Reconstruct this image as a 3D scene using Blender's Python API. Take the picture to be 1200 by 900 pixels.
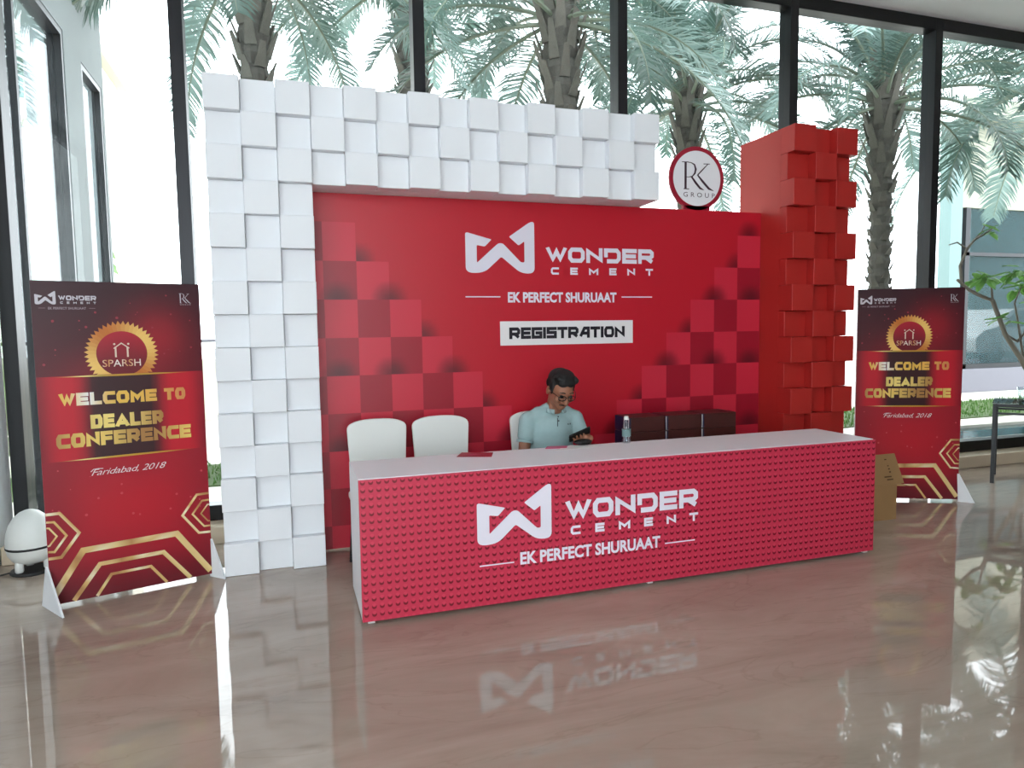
import bpy, bmesh, math, random
from mathutils import Vector, Matrix, Euler
random.seed(7)
PI = math.pi
for o in list(bpy.data.objects): bpy.data.objects.remove(o)
scn = bpy.context.scene
C = scn.collection

# ------------------------------------------------------------------ camera
F_PX = 805.66
cam_pos = Vector((0.4184, -4.5225, 1.5020))
yaw, pitch, roll = 0.31524, -0.07705, -0.01457
fw = Vector((math.sin(yaw)*math.cos(pitch), math.cos(yaw)*math.cos(pitch), math.sin(pitch)))
rt = Vector((math.cos(yaw), -math.sin(yaw), 0)); up = rt.cross(fw)
rt2 = rt*math.cos(roll) + up*math.sin(roll); up2 = -rt*math.sin(roll) + up*math.cos(roll)
cd = bpy.data.cameras.new('camera'); cam = bpy.data.objects.new('camera', cd); C.objects.link(cam)
cd.sensor_width = 36; cd.lens = F_PX/1200*36; cd.clip_end = 300; cd.clip_start = 0.05
m = Matrix.Identity(4)
for i in range(3):
    m[i][0] = rt2[i]; m[i][1] = up2[i]; m[i][2] = -fw[i]; m[i][3] = cam_pos[i]
cam.matrix_world = m; scn.camera = cam
def at(u, v, ax, val):
    """point where the ray through photo pixel (u, v) meets the plane axis=val"""
    d = rt2*((u-600)/F_PX) + up2*(-(v-450)/F_PX) + fw
    t = (val-cam_pos[ax])/d[ax]
    return cam_pos + d*t

# ------------------------------------------------------------------ sky, exposure
w = bpy.data.worlds.new('sky'); scn.world = w; w.use_nodes = True
bg = w.node_tree.nodes['Background']
bg.inputs[0].default_value = (0.94, 0.96, 1.0, 1); bg.inputs[1].default_value = 8.0
scn.view_settings.view_transform = 'Standard'; scn.view_settings.look = 'None'
scn.view_settings.gamma = 1; scn.view_settings.use_curve_mapping = False
scn.view_settings.exposure = -0.2
scn.cycles.max_bounces = 8; scn.cycles.transparent_max_bounces = 24

# ------------------------------------------------------------------ materials
MATS = {}
def lin(c): return tuple(((x/255)/12.92 if x/255 <= .04045 else ((x/255+.055)/1.055)**2.4) for x in c)
def mat(name, rgb, rough=.5, metal=0., spec=.5, noise=0., nscale=8., bump=0., coat=0.):
    if name in MATS: return MATS[name]
    mt = bpy.data.materials.new(name); mt.use_nodes = True; nt = mt.node_tree; b = nt.nodes['Principled BSDF']
    c = lin(rgb); b.inputs['Base Color'].default_value = (*c, 1); b.inputs['Roughness'].default_value = rough
    b.inputs['Metallic'].default_value = metal; b.inputs['Specular IOR Level'].default_value = spec
    b.inputs['Coat Weight'].default_value = coat
    if noise or bump:
        tc = nt.nodes.new('ShaderNodeTexCoord'); nz = nt.nodes.new('ShaderNodeTexNoise')
        nz.inputs['Scale'].default_value = nscale; nz.inputs['Detail'].default_value = 5
        nt.links.new(tc.outputs['Object'], nz.inputs['Vector'])
        if noise:
            mx = nt.nodes.new('ShaderNodeMix'); mx.data_type = 'RGBA'
            mx.inputs[6].default_value = (*[x*(1-noise) for x in c], 1); mx.inputs[7].default_value = (*[min(1, x*(1+noise)) for x in c], 1)
            nt.links.new(nz.outputs['Fac'], mx.inputs[0]); nt.links.new(mx.outputs[2], b.inputs['Base Color'])
        if bump:
            bp = nt.nodes.new('ShaderNodeBump'); bp.inputs['Strength'].default_value = bump; bp.inputs['Distance'].default_value = .01
            nt.links.new(nz.outputs['Fac'], bp.inputs['Height']); nt.links.new(bp.outputs['Normal'], b.inputs['Normal'])
    MATS[name] = mt; return mt
def print_mat(name, rough, spec=.5):
    """flat print: colour comes from the printed artwork stored on the mesh"""
    mt = bpy.data.materials.new(name); mt.use_nodes = True; nt = mt.node_tree; b = nt.nodes['Principled BSDF']
    a = nt.nodes.new('ShaderNodeVertexColor'); a.layer_name = 'Col'
    nt.links.new(a.outputs['Color'], b.inputs['Base Color']); b.inputs['Roughness'].default_value = rough
    b.inputs['Specular IOR Level'].default_value = spec
    MATS[name] = mt; return mt
def glass_mat(name, tint, gloss=.06, grough=0.):
    mt = bpy.data.materials.new(name); mt.use_nodes = True; nt = mt.node_tree
    for n in list(nt.nodes):
        if n.type != 'OUTPUT_MATERIAL': nt.nodes.remove(n)
    out = [n for n in nt.nodes if n.type == 'OUTPUT_MATERIAL'][0]
    tr = nt.nodes.new('ShaderNodeBsdfTransparent'); tr.inputs[0].default_value = (*tint, 1)
    gl = nt.nodes.new('ShaderNodeBsdfGlossy'); gl.inputs['Roughness'].default_value = grough
    lw = nt.nodes.new('ShaderNodeLayerWeight'); mx = nt.nodes.new('ShaderNodeMixShader')
    pw = nt.nodes.new('ShaderNodeMath'); pw.operation = 'POWER'; pw.inputs[1].default_value = 5; nt.links.new(lw.outputs['Facing'], pw.inputs[0])
    ad = nt.nodes.new('ShaderNodeMath'); ad.operation = 'MULTIPLY_ADD'; ad.inputs[1].default_value = .6; ad.inputs[2].default_value = gloss; ad.use_clamp = True
    nt.links.new(pw.outputs[0], ad.inputs[0]); nt.links.new(ad.outputs[0], mx.inputs[0])
    nt.links.new(tr.outputs[0], mx.inputs[1]); nt.links.new(gl.outputs[0], mx.inputs[2]); nt.links.new(mx.outputs[0], out.inputs[0])
    MATS[name] = mt; return mt
def leaf_mat(name, rgb, trans=.35, rough=.45, spec=.5):
    mt = mat(name, rgb, rough, spec=spec, noise=.3, nscale=3)
    nt = mt.node_tree; b = nt.nodes['Principled BSDF']; out = [n for n in nt.nodes if n.type == 'OUTPUT_MATERIAL'][0]
    t = nt.nodes.new('ShaderNodeBsdfTranslucent'); t.inputs[0].default_value = (*[x*1.4 for x in lin(rgb)], 1)
    mx = nt.nodes.new('ShaderNodeMixShader'); mx.inputs[0].default_value = trans
    nt.links.new(b.outputs[0], mx.inputs[1]); nt.links.new(t.outputs[0], mx.inputs[2]); nt.links.new(mx.outputs[0], out.inputs[0])
    return mt

print_mat('vinyl_print', .38); print_mat('foam_print', .42)
glass_mat('window_glass', (.925, .96, .96), .02); glass_mat('bottle_plastic', (.93, .97, .98), .08)
glass_mat('table_glass', (.45, .5, .5), .05)
mat('facade_glass', (46, 68, 72), .1, spec=.08); MATS['facade_glass'].node_tree.nodes['Principled BSDF'].inputs['Alpha'].default_value = .6
mat('white_laminate', (236, 236, 240), .45); mat('white_board', (236, 238, 242), .6, noise=.02, nscale=4)
mat('tower_red', (176, 36, 31), .5, noise=.04, nscale=5); mat('white_plastic', (225, 226, 222), .35)
mat('black_metal', (22, 23, 26), .35, metal=.3); mat('frame_metal', (38, 38, 42), .38, metal=.4)
mat('rubber', (14, 14, 15), .6); mat('ceiling_paint', (226, 229, 232), .8); mat('pillar_paint', (214, 217, 220), .6)
mat('hall_wall', (132, 120, 108), .7); mat('stone_curb', (205, 188, 165), .35, noise=.08, nscale=6); mat('plaster', (150, 156, 158), .8, noise=.08, nscale=3)
mat('paving', (205, 200, 190), .8, noise=.08, nscale=1.5); mat('cream_wall', (232, 224, 208), .8, noise=.05, nscale=2)
mat('cardboard', (160, 124, 82), .75, noise=.08, nscale=10); mat('cardboard_dark', (96, 68, 40), .8)
mat('skin', (150, 100, 76), .5, noise=.06, nscale=30); mat('shirt', (152, 177, 178), .8, noise=.06, nscale=40, bump=.08)
mat('hair', (10, 9, 9), .7, noise=.4, nscale=60, bump=.3); mat('denim', (40, 48, 66), .8)
mat('navy_card', (18, 26, 62), .4); mat('maroon_card', (64, 24, 20), .45, noise=.35, nscale=9)
mat('paper', (232, 228, 228), .6); mat('red_print', (158, 22, 48), .4); mat('pink_print', (196, 70, 112), .4); mat('ink', (22, 20, 26), .5)
mat('trunk', (88, 84, 78), .85, noise=.4, nscale=14, bump=.8); mat('boot', (100, 96, 88), .85, noise=.35, nscale=10)
leaf_mat('palm_leaf', (84, 108, 98), .3, .35); leaf_mat('palm_leaf_pale', (122, 144, 138), .3, .35)
mat('rachis', (120, 130, 112), .5); leaf_mat('broad_leaf', (86, 128, 60), .4); mat('bark_grey', (112, 104, 94), .8, noise=.2, nscale=12)
leaf_mat('bush_leaf', (118, 150, 92), .4); leaf_mat('grass', (70, 104, 44), .3); mat('soil', (66, 84, 40), .9, noise=.25, nscale=2)
mat('water', (20, 62, 66), .06); mat('grey_stone', (112, 110, 120), .5, noise=.05); mat('car_white', (225, 228, 230), .25, coat=.5)
mat('car_dark', (24, 30, 34), .15); mat('tyre', (16, 16, 17), .7); mat('teal_panel', (112, 138, 138), .5); mat('beige_panel', (150, 150, 134), .7)
mat('window_dark', (60, 72, 76), .15)

def floor_material():
    mt = bpy.data.materials.new('marble'); mt.use_nodes = True; nt = mt.node_tree; N = nt.nodes; Lk = nt.links; b = N['Principled BSDF']
    tc = N.new('ShaderNodeTexCoord'); mp = N.new('ShaderNodeMapping'); mp.inputs['Scale'].default_value = (.45, 1.5, 1); mp.inputs['Rotation'].default_value = (0, 0, .22)
    Lk.new(tc.outputs['Object'], mp.inputs['Vector'])
    n1 = N.new('ShaderNodeTexNoise'); n1.inputs['Scale'].default_value = 1.2; n1.inputs['Detail'].default_value = 8; n1.inputs['Distortion'].default_value = 1.1; n1.inputs['Roughness'].default_value = .62
    Lk.new(mp.outputs[0], n1.inputs['Vector'])
    r1 = N.new('ShaderNodeValToRGB'); e = r1.color_ramp.elements
    e[0].position = .3; e[0].color = (*lin((150, 134, 121)), 1); e[1].position = .72; e[1].color = (*lin((184, 168, 154)), 1)
    Lk.new(n1.outputs['Fac'], r1.inputs[0])
    n2 = N.new('ShaderNodeTexNoise'); n2.inputs['Scale'].default_value = 1.7; n2.inputs['Detail'].default_value = 6; n2.inputs['Distortion'].default_value = 1.8
    Lk.new(mp.outputs[0], n2.inputs['Vector'])
    r2 = N.new('ShaderNodeValToRGB'); e = r2.color_ramp.elements
    e[0].position = .485; e[0].color = (0, 0, 0, 1); e[1].position = .5; e[1].color = (1, 1, 1, 1)
    e.new(.515).color = (0, 0, 0, 1)
    Lk.new(n2.outputs['Fac'], r2.inputs[0])
    mlt = N.new('ShaderNodeMath'); mlt.operation = 'MULTIPLY'; mlt.inputs[1].default_value = .14; Lk.new(r2.outputs[0], mlt.inputs[0])
    mx = N.new('ShaderNodeMix'); mx.data_type = 'RGBA'; mx.inputs[7].default_value = (*lin((104, 82, 66)), 1)
    Lk.new(mlt.outputs[0], mx.inputs[0]); Lk.new(r1.outputs[0], mx.inputs[6]); Lk.new(mx.outputs[2], b.inputs['Base Color'])
    b.inputs['Roughness'].default_value = .025; b.inputs['Specular IOR Level'].default_value = .5; b.inputs['IOR'].default_value = 1.65
    MATS['marble'] = mt
floor_material()

def stud_material():
    """counter print: rows of little printed studs, each with a crescent of darker red below"""
    mt = bpy.data.materials.new('stud_print'); mt.use_nodes = True; nt = mt.node_tree; N = nt.nodes; Lk = nt.links; b = N['Principled BSDF']
    tc = N.new('ShaderNodeTexCoord'); sp = N.new('ShaderNodeSeparateXYZ'); Lk.new(tc.outputs['Object'], sp.inputs[0])
    def mth(op, a, bb=None, clamp=False):
        n = N.new('ShaderNodeMath'); n.operation = op; n.use_clamp = clamp
        for i, v in enumerate((a, bb)):
            if v is None: continue
            if isinstance(v, (int, float)): n.inputs[i].default_value = v
            else: Lk.new(v, n.inputs[i])
        return n.outputs[0]
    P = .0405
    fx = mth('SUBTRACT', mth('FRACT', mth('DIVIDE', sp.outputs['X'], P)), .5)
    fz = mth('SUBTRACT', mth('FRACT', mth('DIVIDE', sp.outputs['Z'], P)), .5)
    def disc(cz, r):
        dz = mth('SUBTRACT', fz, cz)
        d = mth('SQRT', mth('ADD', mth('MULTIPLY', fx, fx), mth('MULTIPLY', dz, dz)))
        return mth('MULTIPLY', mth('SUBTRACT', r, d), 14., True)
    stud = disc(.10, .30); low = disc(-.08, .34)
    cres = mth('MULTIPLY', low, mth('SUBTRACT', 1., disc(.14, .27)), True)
    m1 = N.new('ShaderNodeMix'); m1.data_type = 'RGBA'; m1.inputs[6].default_value = (*lin((198, 48, 76)), 1); m1.inputs[7].default_value = (*lin((208, 58, 86)), 1)  # base reds pinkened to imitate window sheen on the print
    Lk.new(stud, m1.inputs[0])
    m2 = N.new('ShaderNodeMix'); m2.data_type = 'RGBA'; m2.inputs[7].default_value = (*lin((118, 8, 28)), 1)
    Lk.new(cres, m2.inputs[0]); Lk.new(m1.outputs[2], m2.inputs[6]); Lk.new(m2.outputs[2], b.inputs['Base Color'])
    b.inputs['Roughness'].default_value = .4
    MATS['stud_print'] = mt
stud_material()

# ------------------------------------------------------------------ mesh helpers
class MB:
    def __init__(s): s.v = []; s.f = []; s.c = []
    def face(s, pts, col=None):
        b = len(s.v); s.v += [tuple(p) for p in pts]; s.f.append(list(range(b, b+len(pts)))); s.c.append(col)
    def box(s, x0, x1, y0, y1, z0, z1, col=None):
        b = len(s.v)
        s.v += [(x, y, z) for z in (z0, z1) for x, y in ((x0, y0), (x1, y0), (x1, y1), (x0, y1))]
        for q in ((3, 2, 1, 0), (4, 5, 6, 7), (0, 1, 5, 4), (1, 2, 6, 5), (2, 3, 7, 6), (3, 0, 4, 7)):
            s.f.append([b+i for i in q]); s.c.append(col)
        return s
    def prism(s, poly, y0, y1, col=None):            # poly in x,z ; extruded along y
        n = len(poly); b = len(s.v)
        s.v += [(x, y0, z) for x, z in poly] + [(x, y1, z) for x, z in poly]
        s.f.append([b+i for i in range(n)]); s.f.append([b+n+i for i in reversed(range(n))]); s.c += [col, col]
        for i in range(n):
            j = (i+1) % n; s.f.append([b+j, b+i, b+n+i, b+n+j]); s.c.append(col)
        return s
    def lathe(s, prof, cx=0, cy=0, cz=0, n=20, cap=True):
        b = len(s.v)
        for r, z in prof:
            s.v += [(cx+r*math.cos(2*PI*i/n), cy+r*math.sin(2*PI*i/n), cz+z) for i in range(n)]
        for k in range(len(prof)-1):
            for i in range(n):
                j = (i+1) % n; s.f.append([b+k*n+i, b+k*n+j, b+(k+1)*n+j, b+(k+1)*n+i]); s.c.append(None)
        if cap:
            s.f.append([b+i for i in reversed(range(n))]); s.f.append([b+(len(prof)-1)*n+i for i in range(n)]); s.c += [None, None]
        return s
    def tube(s, pts, rad, n=8):
        pts = [Vector(p) for p in pts]; b = len(s.v); K = len(pts)
        if not isinstance(rad, (list, tuple)): rad = [rad]*K
        t0 = (pts[1]-pts[0]).normalized(); nrm = t0.orthogonal().normalized()
        for k in range(K):
            t = (pts[min(k+1, K-1)]-pts[max(k-1, 0)]).normalized()
            nrm = (nrm-t*nrm.dot(t)).normalized(); bi = t.cross(nrm)
            for i in range(n):
                a = 2*PI*i/n; s.v.append(tuple(pts[k]+(nrm*math.cos(a)+bi*math.sin(a))*rad[k]))
        for k in range(K-1):
            for i in range(n):
                j = (i+1) % n; s.f.append([b+k*n+i, b+k*n+j, b+(k+1)*n+j, b+(k+1)*n+i]); s.c.append(None)
        s.f.append([b+i for i in reversed(range(n))]); s.f.append([b+(K-1)*n+i for i in range(n)]); s.c += [None, None]
        return s
    def mesh(s, name, smooth=False):
        me = bpy.data.meshes.new(name); me.from_pydata(s.v, [], s.f)
        if any(c is not None for c in s.c):
            a = me.color_attributes.new('Col', 'FLOAT_COLOR', 'CORNER'); buf = []
            for f, c in zip(s.f, s.c):
                if c is None: c = (1, 1, 1)
                for i in range(len(f)):
                    cc = c[i] if isinstance(c[0], (tuple, list)) else c
                    buf += [cc[0], cc[1], cc[2], 1.]
            a.data.foreach_set('color', buf)
        if smooth: me.polygons.foreach_set('use_smooth', [True]*len(me.polygons))
        me.update(); return me
def link(name, me, material, parent=None, bevel=0., smooth_angle=False):
    o = bpy.data.objects.new(name, me); C.objects.link(o)
    if material and not me.materials: me.materials.append(MATS[material])
    if parent: o.parent = parent
    if bevel:
        md = o.modifiers.new('bevel', 'BEVEL'); md.width = bevel; md.segments = 2; md.limit_method = 'ANGLE'
    return o
def build(name, mb, material, parent=None, bevel=0., smooth=False): return link(name, mb.mesh(name, smooth), material, parent, bevel)
def tag(o, label=None, cat=None, group=None, kind=None):
    if label: o['label'] = label
    if cat: o['category'] = cat
    if group: o['group'] = group
    if kind: o['kind'] = kind
    return o
def empty(name, loc=(0, 0, 0), rz=0.):
    o = bpy.data.objects.new(name, None); C.objects.link(o); o.location = loc; o.rotation_euler = (0, 0, rz); o.empty_display_size = .1; return o
def copy_tree(o, parent=None):
    c = o.copy(); C.objects.link(c); c.parent = parent
    for ch in list(o.children): copy_tree(ch, c)
    return c
def rounded(poly, r, seg=5):
    """round the corners of a 2D polygon; r number or list"""
    out = []; n = len(poly)
    for i in range(n):
        p0, p, p1 = Vector(poly[i-1]), Vector(poly[i]), Vector(poly[(i+1) % n]); rr = r[i] if isinstance(r, (list, tuple)) else r
        if rr <= 0: out.append(tuple(p)); continue
        a = p+(p0-p).normalized()*min(rr, (p0-p).length*.49); b = p+(p1-p).normalized()*min(rr, (p1-p).length*.49)
        for k in range(seg+1):
            t = k/seg; out.append(tuple(a*(1-t)**2+p*2*t*(1-t)+b*t*t))
    return out

# ------------------------------------------------------------------ lettering helpers (all in local x,z of a panel, y = depth)
def ribbon(mb, pts, t, y, col, closed=False, tw=None, clip=None):
    P = [Vector(p) for p in pts]; n = len(P); L = []; R_ = []
    for i in range(n):
        a = P[i-1] if (i or closed) else None; b = P[(i+1) % n] if (i < n-1 or closed) else None
        d0 = (P[i]-a).normalized() if a is not None else None; d1 = (b-P[i]).normalized() if b is not None else None
        if d0 is None: d0 = d1
        if d1 is None: d1 = d0
        n0 = Vector((-d0.y, d0.x)); n1 = Vector((-d1.y, d1.x)); mm = n0+n1
        if mm.length < 1e-4: mm = n0.copy()
        mm.normalize(); k = 1/max(.42, mm.dot(n0)); h = (tw[i] if tw else t)/2
        L.append(P[i]+mm*h*k); R_.append(P[i]-mm*h*k)
    if clip:
        for p in L+R_: p.y = max(clip[0], min(clip[1], p.y))
    for i in range(n if closed else n-1):
        j = (i+1) % n; q = [R_[i], R_[j], L[j], L[i]]
        mb.face([(p.x, y-7e-5*i, p.y) for p in q], col([p for p in q]) if callable(col) else col)
ch = .16
GL = {
 'W': (1.25, [[(0, 1), (.27, 0), (.5, .85), (.73, 0), (1, 1)]]), 'N': (1., [[(0, 0), (0, 1), (1, 0), (1, 1)]]),
 'O': (1., [[(ch, 0), (1-ch, 0), (1, ch*1.5), (1, 1-ch*1.5), (1-ch, 1), (ch, 1), (0, 1-ch*1.5), (0, ch*1.5), 'c']]),
 'Q': (1.05, [[(0, 1), (1-ch, 1), (1, 1-ch*1.5), (1, ch*1.5), (1-ch, 0), (.22, 0)], [(0, 1), (0, .55)]]),
 'D': (1., [[(0, 0), (0, 1), (1-ch, 1), (1, 1-ch*1.5), (1, ch*1.5), (1-ch, 0), 'c']]),
 'E': (.9, [[(1, 1), (0, 1), (0, 0), (1, 0)], [(0, .5), (.92, .5)]]),
 'R': (1., [[(0, 0), (0, 1), (1-ch, 1), (1, 1-ch), (1, .55), (1-ch, .4), (0, .4)], [(.5, .4), (1, 0)]]),
 'C': (.95, [[(1, 1), (ch, 1), (0, 1-ch*1.5), (0, ch*1.5), (ch, 0), (1, 0)]]),
 'M': (1.2, [[(0, 0), (0, 1), (.5, .3), (1, 1), (1, 0)]]), 'T': (.95, [[(0, 1), (1, 1)], [(.5, 1), (.5, 0)]]),
 'G': (1., [[(1, 1), (0, 1), (0, 0), (1, 0), (1, .5), (.5, .5)]]), 'I': (.0, [[(0, 0), (0, 1)]]),
 'S': (.95, [[(1, 1), (0, 1), (0, .52), (1, .52), (1, 0), (0, 0)]]), 'L': (.85, [[(0, 1), (0, 0), (1, 0)]]),
 'A': (1.05, [[(0, 0), (.5, 1), (1, 1), (1, 0)], [(.3, .38), (1, .38)]]), 'Z': (1.3, [[(0, 0), (.5, 1), (1, 0)], [(.18, .2), (.82, .2)]]),
 'F': (.85, [[(1, 1), (0, 1), (0, 0)], [(0, .48), (.9, .48)]]), ' ': (.55, [])}
def strokes(mb, word, x0, x1, z0, z1, t, gap, y, col):
    """wide block capitals from ribbons, fitted into x0..x1, z0..z1"""
    tot = sum(GL[ch_][0] for ch_ in word); n = len(word)
    avail = (x1-x0)-gap*(n-1)-t*n; k = avail/tot; x = x0
    for c_ in word:
        wd, st = GL[c_]; ww = wd*k
        for si, s_ in enumerate(st):
            cl = s_[-1] == 'c'; pts = [(x+t/2+p[0]*ww, z0+t/2+p[1]*(z1-z0-t)) for p in (s_[:-1] if cl else s_)]
            # run free stroke ends out to the letter box
            if not cl:
                for a, b in ((0, 1), (-1, -2)):
                    pa, pb = Vector(pts[a]), Vector(pts[b]); d = (pa-pb).normalized()
                    if abs(d.x) < .01 or abs(d.y) < .01 or c_ in 'WMZ' and si == 0:
                        pts[a] = tuple(pa+d*t/2)
            ribbon(mb, pts, t, y-.0006*si, col, cl, clip=(z0, z1))
        x += ww+t+gap
def letters(word, x0, x1, z0, z1, t, gap, y, col, parent):
    n0 = []
    tot = sum(GL[c_][0] for c_ in word); k = ((x1-x0)-gap*(len(word)-1)-t*len(word))/tot; x = x0
    for c_ in word:
        wl = GL[c_][0]*k+t; mb = MB(); strokes(mb, c_, x, x+wl, z0, z1, t, 0, y, col) if GL[c_][0] else ribbon(mb, [(x+t/2, z0), (x+t/2, z1)], t, y, col)
        build('letter', mb, 'vinyl_print', parent); x += wl+gap
def text_mesh(s, bold=0., shear=0., spacing=1.):
    cu = bpy.data.curves.new('t', 'FONT'); cu.body = s; cu.size = 1; cu.offset = bold; cu.shear = shear; cu.space_character = spacing; cu.resolution_u = 3
    o = bpy.data.objects.new('t', cu); C.objects.link(o)
    dg = bpy.context.evaluated_depsgraph_get(); me = bpy.data.meshes.new_from_object(o.evaluated_get(dg))
    bpy.data.objects.remove(o); bpy.data.curves.remove(cu); return me
def text(mb, s, x0, x1, z0, z1, y, col, bold=0., shear=0., spacing=1.):
    """upright text fitted to a box"""
    me = text_mesh(s, bold, shear, spacing); vs = [v.co for v in me.vertices]
    ax, bx = min(v.x for v in vs), max(v.x for v in vs); ay, by = min(v.y for v in vs), max(v.y for v in vs)
    f = lambda v: (x0+(v.x-ax)/(bx-ax)*(x1-x0), y, z0+(v.y-ay)/(by-ay)*(z1-z0))
    for p in me.polygons:
        pts = [f(me.vertices[i].co) for i in p.vertices]
        if len(pts) < 3: continue
        a, b, c = Vector(pts[0]), Vector(pts[1]), Vector(pts[2])
        mb.face(pts, [col(Vector((q[0], q[2]))) for q in pts] if callable(col) else col)
    bpy.data.meshes.remove(me)
MARK = [(0, .50), (0, .93-.17), (.374, .63), (.275, .495), (.16, .52), (.16, .19), (.47, .565), (.535, .565), (.80, .21), (.85, .21), (.85, .61), (.765, .53), (.625, .69), (.94, .985), (1, .985), (1, .0), (.80, 0), (.51, .31), (.26, 0), (0, 0)]
MARK_R = [0, .05, .02, .02, .02, .02, .04, .04, .03, .03, .02, .02, .02, .07, .06, .11, .10, .03, .12, .11]
def mark(mb, x0, x1, z0, z1, y, col):
    pts = rounded(MARK, MARK_R, 5)
    mb.face([(x0+p[0]*(x1-x0), y, z0+p[1]*(z1-z0)) for p in reversed(pts)], col)
def monogram(mb, f, sc, y, col):
    """interlocked serif R and K ; f maps sheet coordinates to x,z"""
    k_ = [0]
    def rb(pts, tw):
        k_[0] += 1; ribbon(mb, [f(*p) for p in pts], 0, y-.0002*k_[0], col, tw=[q*sc for q in tw])
    rb([(226, 292), (226, 606)], [28, 28]); rb([(182, 295), (262, 292)], [8, 8]); rb([(203, 608), (268, 608)], [9, 9])
    rb([(235, 294), (290, 297), (330, 318), (346, 370), (336, 420), (305, 458), (262, 468), (236, 468)], [7, 8, 16, 24, 20, 12, 7, 6])
    rb([(296, 462), (350, 535), (400, 592), (446, 612)], [20, 27, 24, 5])
    rb([(492, 302), (430, 370), (368, 440)], [9, 13, 14]); rb([(438, 303), (515, 300)], [8, 7])
    rb([(366, 436), (430, 512), (505, 592), (562, 616)], [16, 27, 26, 4])

# ------------------------------------------------------------------ the room
def struct(name, mb, material, bevel=0.): o = build(name, mb, material, bevel=bevel); o['kind'] = 'structure'; return o
YW = .95                                    # window plane
ZC = 4.58
struct('floor', MB().box(-2.7, 13.5, -9, YW, -.12, 0), 'marble')
struct('ceiling', MB().box(-2.9, 13.7, -9.2, 1.15, ZC, ZC+.35), 'ceiling_paint')
struct('trim_1', MB().box(-1.43, 13.5, .75, 1.02, 0, .125), 'stone_curb', bevel=.008)
struct('wall_left', MB().box(-2.7, -1.44, .62, 1.05, 0, ZC), 'pillar_paint', bevel=.01)
struct('wall_right', MB().box(13.5, 13.7, -9, 1.1, -.1, ZC), 'hall_wall')
struct('wall_back', MB().box(1.8, 13.7, -9.2, -9, 0, ZC).box(-2.7, 1.8, -9.2, -9, 4.3, ZC), 'hall_wall')  # unseen rear and right walls closing the hall, kept dark to limit bounced light
for i in range(2):
    wd = empty('window_%d' % (i+21), (-1.55+i*2.2, -9.1, 0)); wd['kind'] = 'structure'  # unseen rear windows, added and sized to let in frontal daylight
    build('pane', MB().box(-1.05, 1.05, -.005, .005, .1, 4.2), 'window_glass', wd); build('mullion', MB().box(-1.1, -1.05, -.06, .06, 0, 4.3), 'frame_metal', wd, .004); build('mullion', MB().box(1.05, 1.1, -.06, .06, 0, 4.3), 'frame_metal', wd, .004)
    build('bottom_rail', MB().box(-1.05, 1.05, -.05, .05, 0, .1), 'frame_metal', wd, .004); build('top_rail', MB().box(-1.05, 1.05, -.05, .05, 4.2, 4.3), 'frame_metal', wd, .004)
mull = [-1.36, -.241, 1.483, 3.244, 5.024, 6.797, 8.56, 10.32, 12.08, 13.46]
for i in range(len(mull)-1):
    x0, x1 = mull[i], mull[i+1]
    wd = empty('window_%d' % (i+1), ((x0+x1)/2, YW, .125)); wd['kind'] = 'structure'
    h = (x1-x0)/2; H = ZC-.125
    build('pane', MB().box(-h+.03, h-.03, .075, .085, .1, H-.1), 'window_glass', wd)
    build('mullion', MB().box(-h-.045, -h+.045, 0, .16, 0, H), 'black_metal' if i == 0 else 'frame_metal', wd, .004)
    if i == len(mull)-2: build('mullion', MB().box(h-.045, h+.03, 0, .16, 0, H), 'frame_metal', wd, .004)
    build('bottom_rail', MB().box(-h+.045, h-.045, .0, .14, 0, .115), 'black_metal', wd, .004)
    build('top_rail', MB().box(-h+.045, h-.045, .0, .14, H-.12, H), 'black_metal', wd, .004)
# unseen left side glazing (beside the photographer), its extent shaped for the daylight
lw = [-6.6, -4.3]
struct('wall_left_side', MB().box(-2.74, -2.58, -4.3, .62, 0, ZC), 'pillar_paint'); struct('wall_left_rear', MB().box(-2.74, -2.58, -9, -6.6, 0, ZC), 'pillar_paint')
for i in range(1):
    wd = empty('window_%d' % (i+11), (-2.66, (lw[i]+lw[i+1])/2, 0)); wd['kind'] = 'structure'; h = (lw[i+1]-lw[i])/2
    build('pane', MB().box(-.005, .005, -h+.03, h-.03, .1, ZC-.1), 'window_glass', wd)
    build('mullion', MB().box(-.07, .07, -h-.035, -h+.035, 0, ZC), 'frame_metal', wd, .004)
    build('bottom_rail', MB().box(-.06, .06, -h+.035, h-.035, 0, .1), 'frame_metal', wd, .004)
    build('top_rail', MB().box(-.06, .06, -h+.035, h-.035, ZC-.1, ZC), 'frame_metal', wd, .004)

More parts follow.
